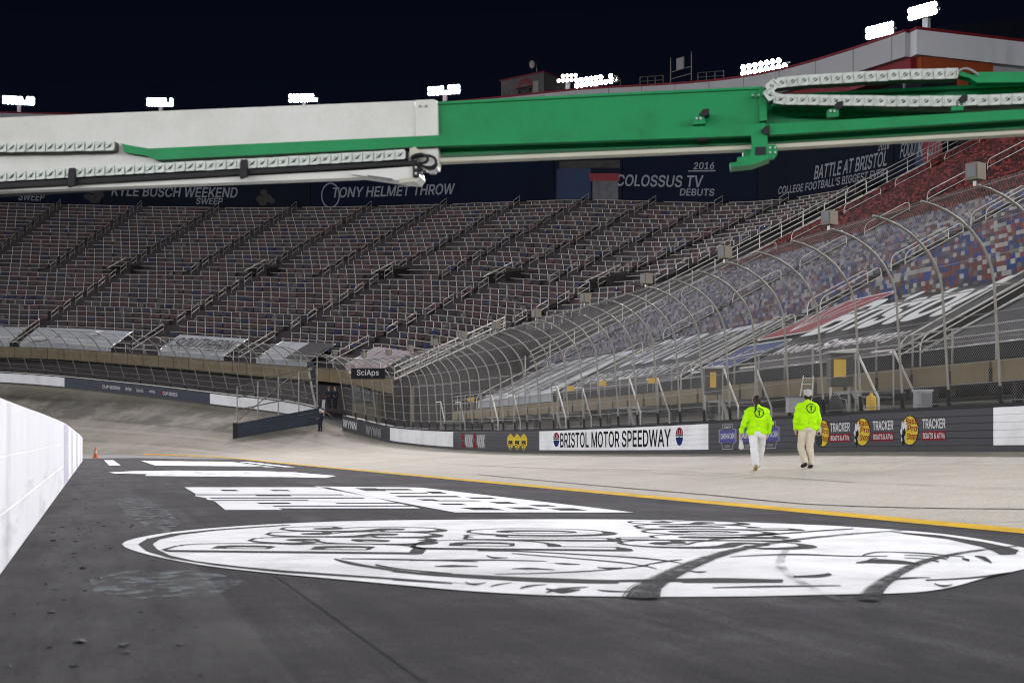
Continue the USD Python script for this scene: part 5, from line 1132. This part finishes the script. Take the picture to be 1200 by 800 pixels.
    leg = [[(np.array(J['hipl']), .108), (np.array(J['hipr']), .108), (pe + [0, 0, -.03], .115), (pe + [0, -.05, -.05], .10)]]
    for sd in ('l', 'r'):
        h_, k_, a_ = (np.array(J[q + sd]) for q in ('hip', 'kn', 'an'))
        leg += [[(h_, .112), (k_, .082)], [(k_, .082), (k_ * .45 + a_ * .55, .080)], [(k_ * .45 + a_ * .55, .080), (k_ * .06 + a_ * .94, .074)]]
    tl = soft(S(leg), .026, 6); vv = np.array(tl.vertices); vv += tl.vertex_normals * ((meshkit.fbm(vv * [9, 9, 15], 3, 9) - .5) * .040)[:, None]; tl.vertices = vv
    obj('trousers', tl, trouser, t, smooth=True)
    for sd in ('l', 'r'):
        a_, to_ = np.array(J['an' + sd]), np.array(J['toe' + sd]); d_ = (to_ - a_) * [1, 1, .5]; hl = a_ + (a_ - to_) * [.25, .25, 0] + [0, 0, -.035 if abs(a_[2] - to_[2]) < .08 else 0]
        obj('shoe', soft(S([[(a_ + [0, 0, -.01], .05), (hl, .045), (to_, .040)], [(to_ + [.018, 0, 0], .036), (to_ - [.018, 0, 0], .036), (a_, .046)]]), .025, 3), shoes, t, smooth=True)
    if headwear == 'cap':
        obj('cap', soft(S([[(hd + [0, -.02, .06], .092), (hd + [0, .03, .05], .088), (hd + [0, -.055, .02], .07)], [(hd + [.05, .10, .045], .012), (hd + [-.05, .10, .045], .012), (hd + [0, .17, .03], .010)]]), .02, 3), m_cap, t, smooth=True)
        obj('hair', soft(S([[(hd + [.03, -.045, -.02], .062), (hd + [-.03, -.045, -.02], .062), (hd + [0, -.03, -.06], .05)]]), .02, 3), m_hair, t, smooth=True)
    elif headwear == 'hair':
        h_ = [[(hd + [0, -.025, .045], .094), (hd + [0, -.04, -.03], .080), (hd + [0, .02, .05], .088)]]
        if ponytail: h_ += [[(hd + [0, -.10, .03], .040), (hd + [-.03, -.12, -.04], .038)], [(hd + [-.03, -.12, -.04], .038), (hd + [-.05, -.13, -.17], .024)], [(hd + [-.05, -.13, -.17], .024), (hd + [-.05, -.14, -.25], .012)]]
        obj('hair', soft(S(h_), .02, 3), m_hair, t, smooth=True)
    else:
        obj('cap', soft(S([[(hd + [0, -.02, .05], .094), (hd + [0, .03, .05], .09)]]), .02, 3), m_wht, t, smooth=True)
    return t
pp, _, _ = on_track(887, 552.5)
J1 = dict(head=(0, .02, 1.555), neck=(0, -.01, 1.40), chest=(0, -.02, 1.22), pelvis=(.0, 0, .90), shl=(-.19, -.01, 1.325), shr=(.19, -.01, 1.325), ell=(-.295, -.06, 1.07), elr=(.30, .02, 1.06), wrl=(-.345, .06, .86), wrr=(.255, .13, .82),
          hipl=(-.085, 0, .84), hipr=(.10, 0, .84), knl=(-.06, .02, .47), knr=(.15, .26, .53), anl=(-.045, -.12, .13), anr=(.11, .42, .16), toel=(-.03, .03, .045), toer=(.12, .60, .12), ez=.07, ex=.02)
person('person with dark ponytail walking away in a bright yellow-green hoodie and white trousers', pp + [0, 0, .004], J1, m_hiviz, None, m_trw, m_tan, 'hair', True, scale=1.0)
pp2, _, _ = on_track(946, 548.8)
J2 = dict(head=(.01, .02, 1.60), neck=(0, -.01, 1.44), chest=(-.01, -.02, 1.25), pelvis=(.0, 0, .93), shl=(-.18, -.01, 1.365), shr=(.175, -.01, 1.355), ell=(-.255, -.05, 1.10), elr=(.245, -.03, 1.10), wrl=(-.245, .06, .87), wrr=(.225, .07, .84),
          hipl=(-.085, 0, .86), hipr=(.085, 0, .86), knl=(-.115, .10, .47), knr=(.06, .02, .46), anl=(-.08, -.14, .125), anr=(.075, -.02, .085), toel=(-.10, .0, .05), toer=(.085, .14, .035), ez=.07, ex=.06)
person('person in grey cap walking away in a bright yellow-green hoodie and beige trousers', pp2 + [0, 0, .004], J2, m_hiviz, None, m_trb, m_boot, 'cap')
fwd_ = np.array([SY, CY, 0]); rgt_ = np.array([CY, -SY, 0])
c = thing('tool_case', 'small black case hanging from the hand of the person in the grey cap', 'case', pp2 + rgt_ * .255 + fwd_ * .10 + [0, 0, .53], -18)
obj('case_body', MB().box((0, 0, .10), (.13, .26, .20)), m_black, c); obj('case_lid', MB().box((0, 0, .205), (.135, .265, .03)), m_house, c); obj('case_handle', MB().tube([(0, -.07, .21), (0, -.06, .255), (0, .06, .255), (0, .07, .21)], .010, 6), m_black, c)
c = thing('white_bag', 'white cloth bag held by the ponytailed person beside the white trousers', 'bag', pp + rgt_ * -.335 + fwd_ * .11 + [0, 0, .48], -18)
q = soft(chainhull([[((0, 0, .05), .05), ((.03, .06, .06), .055), ((0, 0, .20), .035)], [((0, .02, .2), .03), ((-.01, 0, .30), .012)]]), .02, 3); obj('bag_body', q, m_wht, c, smooth=True); obj('bag_strap', MB().tube([(0, -.02, .2), (-.01, 0, .32), (.0, .03, .2)], .008, 5), m_black, c)
p3, _, _ = on_track(375.5, 505)
J3 = dict(J2, wrl=(-.12, .20, 1.05), wrr=(.14, .22, 1.0), ell=(-.26, .0, 1.08), elr=(.27, .0, 1.08), anl=(-.09, -.02, .085), anr=(.10, .03, .085), knl=(-.10, .02, .47), knr=(.10, .03, .47), toel=(-.11, .13, .035), toer=(.12, .17, .035))
person('distant person in dark clothes and pale cap standing below the hinge of the track gate', p3 + [0, 0, .004], J3, m_dark, None, m_dark, m_boot, 'pale', emblem=False, yaw=150, scale=.98)
for i, (px, py, lab, yw) in enumerate(((385.5, 478.5, 'dark-clothed person inside the tunnel mouth, standing nearer the gate post', 170), (392.5, 478.5, 'dark-clothed person inside the tunnel mouth, standing nearer the pale fence post', 200))):
    q = at(px, py, 104.5); q[2] = max(q[2], float(zw(100)) + .02) if False else q[2]
    person(lab, q, J3, m_dark, None, m_dark, m_boot, 'hair', emblem=False, yaw=yw, scale=1.0)
